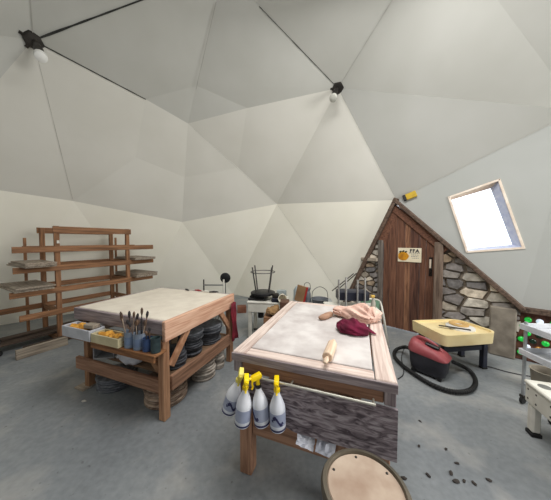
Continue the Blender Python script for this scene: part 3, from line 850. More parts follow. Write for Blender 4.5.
# spray bottles hanging on the bar
M_bott = mat('bottle_plastic', s8(232, 234, 240), s8(214, 218, 228), rough=.35, scale=(8, 8, 8))
M_lab1 = mat('label_blue_grey', s8(176, 182, 200), s8(152, 160, 184), rough=.5)
M_lab2 = mat('label_navy', s8(58, 58, 104), s8(40, 40, 80), rough=.5)
def spray_bottle(x, lean, label, ym, tw=0, labm=0, y=-.055, roll=.0):
    # origin at the hooking point of the trigger; body hangs below
    t = thing('spray_bottle', label, 'spray bottle', onC(x, y, .725), 0, 'spray bottles hanging on the bar')
    t.scale = (1, 1, .88)
    t.rotation_euler = (Matrix.Rotation(RT, 4, 'Z') @ Matrix.Rotation(lean, 4, 'Y') @ Matrix.Rotation(roll, 4, 'X') @ Matrix.Rotation(tw, 4, 'Z')).to_euler()
    r = .046
    MB().lathe([(0, -.295), (r * .9, -.295), (r, -.287), (r, -.16), (r * .95, -.14), (r * .72, -.105), (r * .42, -.07), (r * .36, -.055), (r * .36, -.04), (0, -.04)], 24).build('bottle', M_bott, t)
    MB().lathe([(r * 1.006, -.25), (r * 1.014, -.25), (r * 1.014, -.17), (r * 1.006, -.17)], 24).build('label_band', M_lab1, t)
    if labm:
        b = MB()
        for k in range(9):
            a0 = -PI / 2 - .7 + k * .16; zc = -.215 + .022 * math.sin(k * .7)
            b.bar(Vector((r * 1.018 * math.cos(a0), r * 1.018 * math.sin(a0), zc)), Vector((r * 1.018 * math.cos(a0 + .17), r * 1.018 * math.sin(a0 + .17), zc + .003)), .003, .03 - .0035 * abs(k - 4), up=(0, 0, 1), bev=0)
        b.build('emblem', M_lab2, t)
    MB().lathe([(r * 1.008, -.284), (r * 1.016, -.284), (r * 1.016, -.272), (r * 1.008, -.272)], 24).build('stripe', M_lab2, t)
    MB().lathe([(0, -.05), (.017, -.05), (.018, -.045), (.018, -.028), (0, -.028)], 16).build('collar', ym if labm != 2 else M_black, t)
    b = MB(); b.tube([(0, 0, -.03), (0, .0, -.01), (0, 0, .01)], [.013, .012, .012], 10)
    b.prism([(-.03, -.0), (.028, 0), (.036, .018), (.03, .042), (-.026, .034), (-.036, .016)], -.014, .014, Matrix(((0, 0, 1, 0), (1, 0, 0, -.008), (0, 1, 0, .005), (0, 0, 0, 1))), bev=.004)
    b.build('sprayer_head', ym, t)
    MB().tube([(0, -.038, .025), (0, -.052, .027)], [.009, .008], 10).build('nozzle', ym, t)
    MB().tube(spline([(0, -.022, .01), (0, -.036, -.005), (0, -.034, -.03), (0, -.042, -.045)]), .006, 8).build('trigger', ym, t)
spray_bottle(.085, .33, 'leftmost spray bottle on the bar, pale yellow head, tilted left', M_paleyellow, .5, 1, -.055)
spray_bottle(.15, .10, 'spray bottle second from left, upright, mostly pale body', M_yellow, .5, 0, -.10)
spray_bottle(.205, -.12, 'spray bottle third from left, black collar, tilted right', M_yellow, -.7, 2, -.06)
spray_bottle(.325, -.03, 'spray bottle hanging alone on the right of the other three', M_yellow, .3, 1, -.055)

# rolling pin, cloths on the plaster table
rp0, rp1 = at(325.5, 362, TC + .035), at(334, 340, TC + .035)
d = (rp1 - rp0); L = .30; d.normalize()
rpn = thing('rolling_pin', 'pale wooden rolling pin lying on the plaster tabletop', 'rolling pin', rp0, math.atan2(d.y, d.x))
M_pin = wood('pin_wood', s8(226, 204, 180), s8(200, 172, 146), 'x', bump=.05)
b = MB(); b.tube([(.055, 0, 0), (.06, 0, 0), (.235, 0, 0), (.24, 0, 0)], [.026, .03, .03, .026], 20); b.build('roller', M_pin, rpn)
for s0, s1 in ((.054, -.012), (.241, .30)):
    s = 1 if s1 > s0 else -1
    MB().tube([(s0, 0, 0), (s0 + s * .01, 0, 0), (s0 + s * .03, 0, 0), (s1 - s * .01, 0, 0), (s1, 0, 0)], [.009, .010, .015, .013, .005], 12).build('handle', M_pin, rpn)
M_pink = mat('pink_cloth', s8(234, 200, 184), s8(220, 180, 164), rough=.95, scale=(9, 9, 9))
M_maroon = mat('maroon_cloth', s8(112, 18, 54), s8(78, 10, 36), rough=.95, scale=(9, 9, 9))
def cl(px, py, z=TC): return at(px, py, z)
P = [cl(333, 316), cl(342, 317), cl(352, 319), cl(363, 321), cl(371, 322), cl(376, 324)]
P = [p + Vector((0, 0, .05)) for p in P]
single('towel', lump(P, [.03, .075, .095, .10, .115, .10, .03], .04, 4.4, 9, 56, .62, TC + .005, .05), M_pink, 'crumpled pale pink towel heaped on the far right of the plaster table', 'towel', smooth=60)
P = [cl(336, 329), cl(343, 330), cl(352, 332), cl(360, 333), cl(366, 332)]
P = [p + Vector((0, -.01, .035)) for p in P]
mb = lump(P, [.03, .085, .095, .095, .07, .02], .03, 8.1, 8, 56, .55, TC + .005, .035)
Q = [cl(362, 331) + Vector((0, 0, .03)), cl(369, 333) + Vector((0, 0, .02)), cl(376, 336) + Vector((0, 0, .012))]
mb.tube(spline(Q, 5), [.04, .038, .036, .033, .03, .028, .024, .02, .016, .012, .003], 10, flat=.3)
single('cloth', mb, M_maroon, 'folded maroon cloth lying against the pink towel', 'cloth', smooth=60)
single('clay_roll', lump([cl(319, 321) + Vector((0, 0, .028)), cl(324, 320) + Vector((0, 0, .03)), cl(331, 317) + Vector((0, 0, .03))], [.012, .026, .03, .024], .004, 1, 8, 16, 1.0, TC + .004), mat('roll_brown', s8(196, 160, 134), s8(156, 120, 98)), 'small brown roll at the left end of the pink towel', 'roll', smooth=60)

# ------------------------------------------------------------------ foreground stool
M_ring = mat('stool_ring', s8(112, 104, 90), s8(84, 78, 68), rough=.45, metal=.35)
M_seat = mat('stool_masonite', s8(190, 172, 154), s8(158, 134, 116), rough=.8, scale=(7, 7, 7))
scn = Vector((.346, .832, 0))
st = thing('stool', 'round metal stool with worn masonite seat in the foreground', 'stool', scn)
sz_ = .597
MB().lathe([(0, sz_ - .012), (.142, sz_ - .012), (.142, sz_ - .004), (.138, sz_), (0, sz_)], 48).build('seat', M_seat, st)
MB().lathe([(.150, sz_ - .045), (.165, sz_ - .04), (.168, sz_ - .01), (.160, sz_ + .006), (.147, sz_ + .008), (.1425, sz_ - .001), (.1425, sz_ - .02), (.15, sz_ - .045)], 48).build('rim', M_ring, st)
for k in range(6):
    a = 2 * PI * k / 6 + .45
    MB().lathe([(0, .004), (.004, .003), (.006, 0)], 10, c=(.124 * math.cos(a), .124 * math.sin(a), sz_)).build('rivet', M_dsteel, st)
for k in range(4):
    a = 2 * PI * k / 4 + .95
    ca, sa = math.cos(a), math.sin(a)
    MB().tube([(.135 * ca, .135 * sa, sz_ - .03), (.20 * ca, .20 * sa, .012)], [.014, .012], 10).build('leg', M_ring, st)
    MB().lathe([(0, 0), (.017, 0), (.017, .03), (.012, .035), (0, .035)], 12, c=(.20 * ca, .20 * sa, 0)).build('foot_cap', M_rubber, st)
MB().tube([(.175 * math.cos(2 * PI * k / 32), .175 * math.sin(2 * PI * k / 32), .22) for k in range(32)], .008, 8, closed=True).build('foot_ring', M_ring, st)

# ------------------------------------------------------------------ ware rack on the left
RP = at(60.5, 342, 0)
PR = aty(57.5, 226, RP.y); zt = PR.z
rdir = (at(124.5, 229.3, zt) - PR) if False else Vector((.49, .872, 0))
RA = math.atan2(rdir.y, rdir.x)
RM = Matrix.Translation(RP) @ Matrix.Rotation(RA, 4, 'Z')
def onR(x, y, z): return RM @ Vector((x, y, z))
rack = thing('ware_rack', 'tall open brown wooden ware rack against the left wall', 'rack', RP, RA)
RL, RD = 1.0, .60
for x in (0, RL):
    for y in (0, RD):
        MB().box(x - .03, x + .03, y - .025, y + .025, 0, zt - (0.0 if y == 0 else .01), .004).build('post', rackwood('z'), rack)
for y in (-.045, RD + .027):
    MB().box(-.05, RL + .05, y, y + .018 + .0, zt - .10, zt - .005, .003).build('top_rail', rackwood('x'), rack)
LV = [1.47, 1.19, .86, .53, .10]
for i, z in enumerate(LV):
    for j, y in enumerate((-.047, RD + .027)):
        x0, x1 = -.46, RL + .48
        if i == 2: x0, x1 = -.5, RL + .46
        if j == 1: x0 = -.22
        if i == 3: x0, x1 = -.42 if j == 0 else -.55, RL + .05
        if i == 4: x0, x1 = -.4, RL + .05
        MB().box(x0, x1, y, y + .02, z - .085, z, .003).build('rail', rackwood('x') if i < 4 else darkwood('x'), rack)
    for x in (0, RL):
        MB().box(x - .02, x + .02, .027, RD - .027, z - .085, z - .01, .003).build('cross_rail', rackwood('y') if i < 3 else brownwood('y'), rack)
MB().box(-.012, .018, -.049, -.047, zt - .26, zt - .215, .0).build('paper_note', mat('note', s8(222, 220, 212)), rack)
def boards(x0, x1, y0, y1, z, n, where, seed):
    rnd = random.Random(seed)
    for i in range(n):
        b = MB().box(-(x1 - x0) / 2, (x1 - x0) / 2, -(y1 - y0) / 2, (y1 - y0) / 2, 0, .021, .003)
        o = single('ware_board', b, greyboard('y'), 'grey ware board, %s of the stack %s' % (('lowest', 'second up', 'third up', 'fourth up')[i], where), 'board',
                   onR((x0 + x1) / 2 + rnd.uniform(-.02, .02), (y0 + y1) / 2 + rnd.uniform(-.03, .03), z + .0215 * i + .001), RA + rnd.uniform(-.04, .04), 'grey ware boards on the rack')
boards(-.39, -.08, -.30, RD - .12, LV[1], 3, 'on the upper left arms', 1)
boards(-.48, -.085, -.17, RD + .03, LV[2], 3, 'on the lower left arms', 2)
boards(RL + .05, RL + .44, -.20, RD - .05, LV[1], 2, 'on the upper right arms', 3)
boards(RL + .05, RL + .46, -.20, RD - .02, LV[2] + .0, 3, 'on the lower right arms', 4)
# sticks standing behind the rack arms
for x, y, z0, z1, lb in ((-.18, RD + .075, 0, 1.60, 'thin upright stick behind the left arms of the rack'), (RL + .12, RD + .075, 0, 1.62, 'thin upright stick behind the right arms of the rack')):
    single('stick', MB().box(-.018, .018, -.01, .01, z0, z1, .003), rackwood('z'), lb, 'stick', onR(x, y, 0), RA)
# planks at floor
for i, (x0, x1, y, z0, h, m, lb) in enumerate(((-.50, .02, -.20, 0, .13, greyboard('x'), 'grey plank standing on edge on the floor before the rack'),
                                       (-.62, .50, .25, .102, .03, darkwood('x'), 'dark plank lying flat on the lowest rails of the rack'),
                                       (-.52, .30, .42, .102, .05, darkwood('x'), 'thick dark plank at the back of the lowest rack level'))):
    single('plank', MB().box(x0, x1, -.02 if i == 0 else -.07, .02 if i == 0 else .07, 0, h, .004), m, lb, 'plank', onR(0, y, z0), RA)
# grey trolley at the left picture edge
gp = at(3, 357, 0)
gc = thing('utility_cart', 'grey metal cart with black caster at the left picture edge', 'cart', gp + Vector((-.06, 0, 0)), .88)
for x in (0, -.5):
    for y in (0, .6):
        MB().box(x - .02, x + .012, y - .015, y + .015, .075, .55, .003).build('post', M_greym, gc)
        MB().lathe([(0, -.012), (.036, -.012), (.04, -.006), (.04, .006), (.036, .012), (0, .012)], 18, Matrix.Translation((x, y, .04)) @ Matrix.Rotation(PI / 2, 4, 'X')).build('caster', M_rubber, gc)
MB().box(-.55, .02, -.03, .63, .551, .57, .004).build('shelf', M_greym, gc)
MB().box(-.55, .015, -.02, .62, .16, .18, .004).build('shelf', M_greym, gc)

# ------------------------------------------------------------------ background wheels, stools, clutter
def wheel_table(root, w, d, h, ap, m=M_white, motor=True):
    MB().box(0, w, 0, d, h - .03, h, .008).build('top', m, root)
    MB().box(.01, w - .01, .01, d - .01, h - ap, h - .031, .006).build('housing', m, root)
    for x in (.015, w - .065):
        for y in (.015, d - .065):
            MB().box(x, x + .05, y, y + .05, .02, h - ap - .001, .005).build('leg', m, root)
            MB().box(x - .002, x + .052, y - .002, y + .052, 0, .02, .003).build('foot', M_rubber, root)
    if motor:
        b = MB(); b.tube([(w * .3, d * .4, h - ap - .001), (w * .3, d * .4, h - ap - .13)], [.05, .05], 16)
        b.build('motor', M_black, root)
wp = at(247, 339, 0)
w1 = thing('pottery_wheel', 'white table pottery wheel beyond the tables, with upturned stool on it', 'pottery wheel', wp, -.15)
wheel_table(w1, .62, .45, .60, .17)
W1 = Matrix.Translation(wp) @ Matrix.Rotation(-.15, 4, 'Z')
b = MB(); b.box(0, .28, .06, .36, .601, .64, .01); b.box(.02, .26, .08, .34, .64, .675, .012)
single('case', b, M_black, 'flat black case lying on the white pottery wheel', 'case', wp, -.15)
def upturned_stool(loc, rz, label, h, r, n, legm, seatm, ring=True):
    t = thing('stool', label, 'stool', loc, rz, 'stools turned upside down')
    MB().lathe([(0, 0), (r * .92, 0), (r, .008), (r, .035), (r * .9, .045), (0, .045)], 26).build('seat', seatm, t)
    for k in range(n):
        a = 2 * PI * k / n + .5
        MB().tube([(.7 * r * math.cos(a), .7 * r * math.sin(a), .04), (1.08 * r * math.cos(a), 1.08 * r * math.sin(a), h)], [.012, .011], 8).build('leg', legm, t)
    rr = r * (.7 + .38 * .78)
    MB().tube([(rr * math.cos(2 * PI * k / 24), rr * math.sin(2 * PI * k / 24), .04 + (h - .04) * .78) for k in range(24)], .007, 6, closed=True).build('foot_ring', legm, t)
    return t
us = W1 @ Vector((.215, .21, .676))
upturned_stool(us, .25, 'upturned metal stool with four legs up on the white pottery wheel', .46, .20, 4, mat('stool_leg_grey', s8(96, 94, 92), s8(70, 68, 66), rough=.45, metal=.4), M_black)
q = W1 @ Vector((.42, .12, .601))
q = W1 @ Vector((.45, .10, .601))
mt = thing('motor_unit', 'dark blue motor block on the white pottery wheel', 'motor', q, -.15)
MB().box(-.06, .06, -.10, .0, 0, .07, .012).build('housing', M_navy, mt)
MB().lathe([(0, .0), (.05, .0), (.055, .03), (.05, .06), (0, .07)], 16, c=(.0, -.05, .0701)).build('knob', M_dsteel, mt)
q = W1 @ Vector((.55, .10, .601))
o = single('bucket', MB().lathe([(0, 0), (.05, 0), (.065, .12), (.07, .125), (.06, .125), (.045, .01), (0, .01)], 20), mat('cup_white', s8(232, 226, 208), s8(212, 204, 184)), 'white cup lying on its side beside the dark motor block', 'cup', q + Vector((0, .0, .071)))
o.rotation_euler = (PI / 2, 0, 0)
# clutter between wheel and centre table
single('carton', MB().box(-.06, .06, -.08, .08, 0, .46, .006), mat('carton_dark', s8(96, 66, 50), s8(70, 46, 36)), 'dark brown carton standing behind the centre table left corner', 'carton', Vector((.125, 3.0, 0)), -.1).scale = (1, 1, aty(283, 300.5, 3.0).z / .46)
pz = aty(272.5, 307, 2.98)
b = lump([(-.09, 0, .3), (0, .0, .32), (.08, .02, .33)], [.06, .09, .085, .06], .05, 3, 9, 30, .5, None, .04)
single('sack', b, mat('sack_tan', s8(178, 142, 98), s8(126, 96, 64), scale=(9, 9, 9), rough=.9), 'crumpled tan paper sack beside the white pottery wheel', 'sack', (pz.x, pz.y + .05, pz.z - .38), 0, smooth=50)
b = MB().box(-.105, .09, -.10, .10, 0, pz.z - .13, .006)
single('crate', b, brownwood('x'), 'brown wooden crate under the crumpled tan sack', 'crate', (pz.x - .01, pz.y + .05, 0), -.05)
q = at(242, 312, 0)
single('box', MB().box(-.10, .09, -.08, .08, 0, .14, .006), mat('box_rust', s8(140, 92, 70), s8(108, 66, 50)), 'small rust brown box on the floor by the back wall', 'box', q, .2)
# low bench behind the centre table with a binder and jugs
bp0 = Vector((.25, 3.24, 0))
bench = thing('side_bench', 'low grey bench mostly hidden behind the centre table', 'bench', bp0, -.1)
MB().box(0, .60, 0, .40, .60, .63, .006).build('top', M_greym, bench)
for x in (.02, .54):
    for y in (.02, .34): MB().box(x, x + .04, y, y + .04, 0, .599, .004).build('leg', M_greym, bench)
BMx = Matrix.Translation(bp0) @ Matrix.Rotation(-.1, 4, 'Z')
def onB(x, y, z=.631): return BMx @ Vector((x, y, z))
bk = thing('binder', 'tan binder with red spine leaning upright behind the table', 'binder', onB(.09, .10), -.35)
MBx = Matrix.Rotation(.22, 4, 'Y')
MB().box(-.075, .06, -.012, .012, 0.018, .26, .003, MBx).build('cover', mat('binder_tan', s8(150, 118, 84), s8(122, 92, 64)), bk)
MB().box(.0605, .085, -.014, .014, 0.018, .26, .003, MBx).build('spine', mat('binder_red', s8(178, 48, 44), s8(140, 34, 34)), bk)
jg = thing('jug', 'grey enamel jug with wire handle beside the binder', 'jug', onB(.215, .16))
MB().lathe([(0, 0), (.055, 0), (.06, .02), (.055, .12), (.04, .16), (.048, .19), (.052, .21), (.044, .21), (.0, .2)], 20).build('body', mat('jug_grey', s8(128, 132, 138), s8(96, 100, 106), rough=.4), jg)
MB().tube(spline([(-.05, 0, .19), (-.04, 0, .27), (0, 0, .29), (.04, 0, .27), (.05, 0, .19)]), .004, 6).build('handle', M_dsteel, jg)
pn_ = thing('pan', 'grey shallow pan with arched wire handle on the hidden bench', 'pan', onB(.40, .12))
MB().lathe([(0, 0), (.11, 0), (.125, .06), (.13, .065), (.12, .065), (.105, .01), (0, .01)], 24).build('body', mat('pan_grey', s8(120, 124, 130), s8(92, 96, 102), rough=.4), pn_)
MB().tube(spline([(-.12, 0, .06), (-.10, 0, .18), (0, 0, .24), (.10, 0, .18), (.12, 0, .06)]), .004, 6).build('handle', M_dsteel, pn_)
q = onB(.06, .32)
single('bottle', MB().lathe([(0, 0), (.05, 0), (.055, .02), (.055, .14), (.03, .18), (.02, .2), (0, .2)], 18), mat('bottle_bluegrey', s8(172, 182, 184), s8(146, 158, 162), rough=.3), 'pale blue grey bottle on the bench left of the binder', 'bottle', q)
q = onB(-.03, .12, 0)
single('tub', MB().prism(rrect(-.09, .07, -.05, .05, .03), 0, .12, None, bev=.01), mat('tub_pale', s8(178, 188, 188), s8(150, 160, 162)), 'pale blue tub at the right end of the white pottery wheel', 'tub', W1 @ Vector((.52, .33, .601)), -.15)
# third wheel, white top with upside down chair on it
wp3 = Vector((.63, 2.78, 0))
w3 = thing('pottery_wheel', 'white topped pottery wheel with grey rim just beyond the centre table', 'pottery wheel', wp3, -.12)
wheel_table(w3, .66, .36, .70, .14)
MB().box(-.006, .666, -.006, .366, .665, .682, .004).build('rim', M_dsteel, w3)
W3 = Matrix.Translation(wp3) @ Matrix.Rotation(-.12, 4, 'Z')
ch = thing('chair', 'chrome tube chair with navy padded seat turned over on the wheel', 'chair', W3 @ Vector((.36, .20, .7025)), -.12)
MB().prism(rrect(-.20, .20, -.10, .14, .05), .085, .19, None, bev=.012).build('seat', M_navy, ch)
for x, a in ((-.16, 0), (.07, .02)):
    MB().tube(spline([(x - .035, -.125, .36), (x - .035, -.125, .10), (x - .03, -.125, .03), (x + .0, -.125, .012), (x + .04, -.125, .012), (x + .055, -.125, .05), (x + .055, -.125, .39)], 5), .0125, 8).build('leg', M_steel, ch)
MB().tube([(-.24, .16, .15), (.05, .16, .40)], .007, 6).build('back_bar', M_dsteel, ch)
MB().tube([(-.18, .175, .15), (.09, .175, .40)], .007, 6).build('back_bar', M_dsteel, ch)
sb = thing('spray_bottle', 'small bottle with yellow sprayer on the wheel by the chrome chair', 'spray bottle', W3 @ Vector((.60, .12, .701)), .3)
MB().lathe([(0, 0), (.028, 0), (.03, .01), (.03, .07), (.012, .11), (.012, .13), (0, .13)], 16).build('bottle', mat('bottle_dim', s8(176, 172, 160), s8(150, 146, 136), rough=.3), sb)
MB().box(-.035, .02, -.012, .012, .131, .165, .006).build('sprayer_head', mat('dull_yellow', s8(222, 186, 96), s8(196, 158, 70)), sb)
# green folding chair
fc = thing('folding_chair', 'green seated folding chair with white tube frame beyond the centre table', 'chair', (1.41, 3.28, -.0), -.3)
MB().tube(spline([(-.16, .03, .60), (-.14, .03, .67), (0, .03, .69), (.10, .02, .68), (.135, .0, .62), (.15, -.06, .52)], 5), .013, 8).build('frame', M_white, fc)
MB().prism(rrect(-.14, .115, .0, .02, .008, 2), .53, .675, None).build('backrest', mat('chair_green', s8(118, 152, 128), s8(88, 122, 100)), fc)
MB().prism(rrect(-.15, .14, .04, .34, .03, 3), .36, .385, None).build('seat', mat('chair_green', (0, 0, 0)), fc)
for x in (-.16, .15):
    MB().tube([(x, -.06 if x > 0 else .03, .53 if x > 0 else .60), (x + (.09 if x > 0 else 0), -.02, .012)], .014, 8).build('leg', M_white, fc)
    MB().tube([(x, .0, .52), (x, .36, .012)], .012, 8).build('leg', M_white, fc)
# stool with round black back and chrome frame, beyond the left table
cb = thing('stool', 'chrome stool with round black backrest behind the canvas table', 'stool', (-.98, 4.35, 0), .0)
zc = aty(225, 278, 4.35).z
MB().lathe([(0, -.02), (.08, -.02), (.10, -.008), (.10, .008), (.08, .02), (0, .022)], 24, Matrix.Translation((0, .02, zc)) @ Matrix.Rotation(PI / 2, 4, 'X')).build('backrest', M_black, cb)
MB().lathe([(0, .38), (.15, .38), (.16, .39), (.16, .43), (0, .435)], 24, c=(0, -.1, 0)).build('seat', M_black, cb)
MB().tube([(0, .02, zc - .09), (0, .04, .38)], .012, 8).build('back_post', M_steel, cb)
for a in (.8, 2.4, 3.9, 5.5):
    MB().tube([(.12 * math.cos(a), -.1 + .12 * math.sin(a), .379), (.2 * math.cos(a), -.1 + .2 * math.sin(a), 0.01)], .012, 8).build('leg', M_steel, cb)
# steel rail frame next to it
fr = thing('steel_stand', 'low steel tube stand behind the far edge of the canvas table', 'stand', (-1.30, 4.05, 0), 0)
zr = aty(215, 285, 4.05).z
for x in (0, .36):
    MB().tube([(x, 0, 0), (x, 0, zr + (.10 if x else .10))], .016 if x else .012, 8).build('post', M_white if x else M_dsteel, fr)
MB().tube([(0, 0, zr), (.36, 0, zr)], .014, 8).build('rail', M_steel, fr)
MB().tube([(0, 0, zr - .22), (.36, 0, zr - .22)], .012, 8).build('rail', M_steel, fr)
MB().box(.02, .34, -.02, .20, zr - .208, zr - .19, .003).build('shelf', M_greym, fr)
# small tools along the far edge of the canvas table
for i, (x, y, c_, lb, ln) in enumerate(((.55, 1.03, M_brushk, 'small black loop tool at the far edge of the canvas tabletop', .10), (.72, 1.05, mat('tool_red', s8(172, 54, 60), s8(140, 40, 46)), 'small red handled tool at the far edge of the canvas tabletop', .12),
                                  (.86, 1.04, M_white, 'small white tool lying at the far edge of the canvas tabletop', .1), (.97, 1.05, M_brushk, 'small dark knife near the far right corner of the canvas table', .12))):
    b = MB(); b.tube([(-ln / 2, 0, .012), (0, 0, .014), (ln * .3, 0, .012), (ln / 2, 0, .01)], [.008, .012, .008, .004], 8)
    single('hand_tool', b, c_, lb, 'tool', onL(x, y, TL - .003), RT + .3 * i - .4, 'tools on the canvas table')

# ------------------------------------------------------------------ cream pottery wheel on the right
wc = thing('pottery_wheel', 'pottery wheel with cream splash pan on dark legs by the stone wall', 'pottery wheel', (2.24, 2.80, 0), .10)
def pan_outline(s):
    out = [(-.36 * s, .25 * s)]
    for cx, cy, r, a0, a1 in ((.33 - .16, .25 - .16, .16, 90, 0), (.36 - .10, -.24 + .10, .10, 0, -90), (-.35 + .06, -.26 + .06, .06, -90, -180)):
        for k in range(7):
            a = math.radians(a0 + (a1 - a0) * k / 6); out.append(((cx + r * math.cos(a)) * s, (cy + r * math.sin(a)) * s))
    return out[::-1]
po = pan_outline(1.0); pi_ = pan_outline(.94)
b = MB(); n = len(po); z0, z1 = .345, .475
Lo = [b.bm.verts.new((x * .98, y * .98, z0)) for x, y in po]; Up = [b.bm.verts.new((x, y, z1)) for x, y in po]
Ui = [b.bm.verts.new((x, y, z1)) for x, y in pi_]; Li = [b.bm.verts.new((x, y, z1 - .025)) for x, y in pi_]
for k in range(n):
    k2 = (k + 1) % n
    b.bm.faces.new((Lo[k], Lo[k2], Up[k2], Up[k])); b.bm.faces.new((Up[k], Up[k2], Ui[k2], Ui[k])); b.bm.faces.new((Ui[k], Ui[k2], Li[k2], Li[k]))
b.bm.faces.new(Lo); b.bm.faces.new(Li[::-1])
b.build('splash_pan', M_cream, wc, smooth=40)
MB().lathe([(0, .4505), (.15, .4505), (.15, .468), (.14, .472), (0, .472)], 32, c=(.10, .0, 0)).build('wheel_head', mat('wheelhead_white', s8(228, 226, 220), s8(206, 204, 198)), wc)
MB().lathe([(.05, .4725), (.10, .4725), (.105, .482), (.10, .495), (.06, .495), (.05, .482), (.05, .4725)], 28, c=(.13, .05, 0)).build('clay_ring', mat('ring_tan', s8(214, 178, 118), s8(190, 150, 92)), wc)
MB().bar((-.16, .04, .478), (.10, -.14, .478), .03, .01).build('splash_bar', M_dsteel, wc)
for x, y in ((-.26, -.16), (-.28, .17), (.28, -.14), (.28, .15)):
    MB().box(x - .028, x + .028, y - .028, y + .028, .02, .344, .004).build('leg', M_navy, wc)
    MB().box(x - .031, x + .031, y - .031, y + .031, 0, .02, .003).build('foot', M_rubber, wc)
b = MB(); b.bar((-.23, -.16, .26), (.25, -.14, .26), .03, .05); b.bar((-.28, -.13, .26), (-.28, .14, .26), .03, .05); b.build('cross_bar', M_navy, wc)
MB().box(-.05, .12, -.05, .12, .20, .344, .01).build('motor', M_navy, wc)
# vacuum cleaner
vc = at(431, 372, 0)
va_ = math.radians(-50)
vac = thing('vacuum_cleaner', 'shop vacuum with dark tank and faded red lid beside the cream wheel', 'vacuum cleaner', (1.80, 2.585, 0), va_)
b = MB(); sect = [(.02, .80), (.04, .90), (.12, .97), (.235, 1.0)]
base = rrect(-.19, .19, -.125, .125, .07, 5)
def loft(b, secs, outline):
    rings = []
    for z, s, *o_ in secs:
        dx = o_[0] if o_ else 0; tilt = o_[1] if len(o_) > 1 else 0
        rings.append([b.bm.verts.new((x * s + dx, y * s, z + tilt * x)) for x, y in outline])
    for A, B in zip(rings, rings[1:]):
        for k in range(len(outline)): b.bm.faces.new((A[k], A[(k + 1) % len(outline)], B[(k + 1) % len(outline)], B[k]))
    b.bm.faces.new(rings[0][::-1]); b.bm.faces.new(rings[-1])
loft(b, [(.025, .80), (.05, .90), (.13, .96), (.235, 1.0, 0, -.08)], base); b.build('tank', mat('tank_dark', s8(52, 52, 60), s8(34, 34, 40), rough=.5), vac, smooth=50)
b = MB(); loft(b, [(.236, 1.04, 0, -.08), (.25, 1.06, 0, -.1), (.29, .98, -.01, -.14), (.335, .78, -.03, -.18), (.35, .55, -.04, -.18)], base); b.build('lid', M_red, vac, smooth=50)
b = MB(); b.tube(spline([(-.15, 0, .36), (-.10, 0, .395), (.0, 0, .375), (.08, 0, .335), (.12, 0, .29)]), .016, 8, flat=1.4); b.build('handle', M_red, vac)
MB().box(-.09, .05, -.055, .055, .33, .362, .01, Matrix.Rotation(.16, 4, 'Y')).build('grip_recess', M_black, vac)
for x, y in ((-.13, -.10), (.13, -.10), (-.13, .10), (.13, .10)):
    MB().lathe([(0, -.012), (.02, -.012), (.024, 0), (.02, .012), (0, .012)], 14, Matrix.Translation((x, y, .024)) @ Matrix.Rotation(PI / 2, 4, 'X')).build('caster', M_rubber, vac)
pts = [(412, 349, .2), (404, 347, .10), (396, 350, .04), (394.5, 356, .03), (401, 364, .03), (413, 373, .03), (429, 383, .03), (446, 390, .03), (461, 392, .03), (472, 389, .03), (475.5, 381, .03), (471, 372, .03), (462, 366, .06), (453, 362, .16)]
P = spline([at(*p) for p in pts], 12)
rs = [.021 + .0025 * (1 if i % 2 else -1) for i in range(len(P))]
VI = (Matrix.Translation((1.80, 2.585, 0)) @ Matrix.Rotation(va_, 4, 'Z')).inverted()
MB().tube([VI @ p for p in P], rs, 10).build('hose', M_rubber, vac)
P = spline([at(*p) for p in ((409, 346, .16), (404, 349, .05), (401.5, 358, .052), (403.5, 368, .008), (403, 375, .008), (398, 379, .008))], 8)
MB().tube([VI @ p for p in P], .005, 6).build('power_cord', M_rubber, vac)
P = spline([at(*p, .007) for p in ((482, 366), (486, 366.3), (490, 367), (506, 371.5), (522, 375), (540, 378), (556, 382), (575, 384))], 8)
single('extension_cord', MB().tube(P, .006, 6), mat('cord_grey', s8(70, 70, 72), s8(50, 50, 52)), 'thin dark extension cord running across the right floor', 'cord')

# ------------------------------------------------------------------ trolley on the right
tp = at(516, 402, 0)
tr = thing('trolley', 'white tray trolley on casters in front of the bottle wall', 'trolley', (tp.x + .01, tp.y, 0), -.06)
for x, y in ((0.03, -.02), (.50, -.02), (.03, -.26), (.50, -.26)):
    if y < -.3 and x < .3: pass
    MB().tube([(x, y, .085), (x, y, .79)], .013, 10).build('post', M_greym, tr)
    MB().lathe([(0, -.012), (.03, -.012), (.036, -.005), (.036, .005), (.03, .012), (0, .012)], 18, Matrix.Translation((x, y, .036)) @ Matrix.Rotation(PI / 2, 4, 'X') @ Matrix.Rotation(.3, 4, 'Y')).build('caster', M_rubber, tr)
    MB().box(x - .018, x + .018, y - .02, y + .02, .06, .088, .004).build('caster_fork', M_dsteel, tr)
for z in (.77, .53):
    b = MB(); b.box(.0, .53, -.28, .01, z - .055, z - .045, .003)
    for a in ((.0, .012, -.28, .01), (.518, .53, -.28, .01), (.013, .517, -.002, .01), (.013, .517, -.28, -.268)): b.box(*a, z - .044, z, .003)
    b.build('tray', M_tray, tr)
MB().tube([(.03, -.02, .20), (.03, -.26, .20)], .009, 8).build('side_rail', M_greym, tr)
TM = Matrix.Translation((tp.x + .01, tp.y, 0)) @ Matrix.Rotation(-.06, 4, 'Z')
single('bin', MB().lathe([(0, 0), (.055, 0), (.07, .12), (.075, .125), (.065, .125), (.05, .01), (0, .01)], 20), mat('bin_grey', s8(150, 154, 160), s8(122, 126, 132)), 'grey plastic bin on the middle tray of the trolley', 'bin', TM @ Vector((.26, -.16, .487)))
single('clay_bucket', MB().lathe([(0, 0), (.09, 0), (.11, .22), (.118, .23), (.10, .23), (.085, .01), (0, .01)], 22), mat('bucket_clay', s8(160, 152, 138), s8(128, 120, 108)), 'clay grey bucket on the floor behind the trolley post', 'bucket', TM @ Vector((.42, .16, 0)))

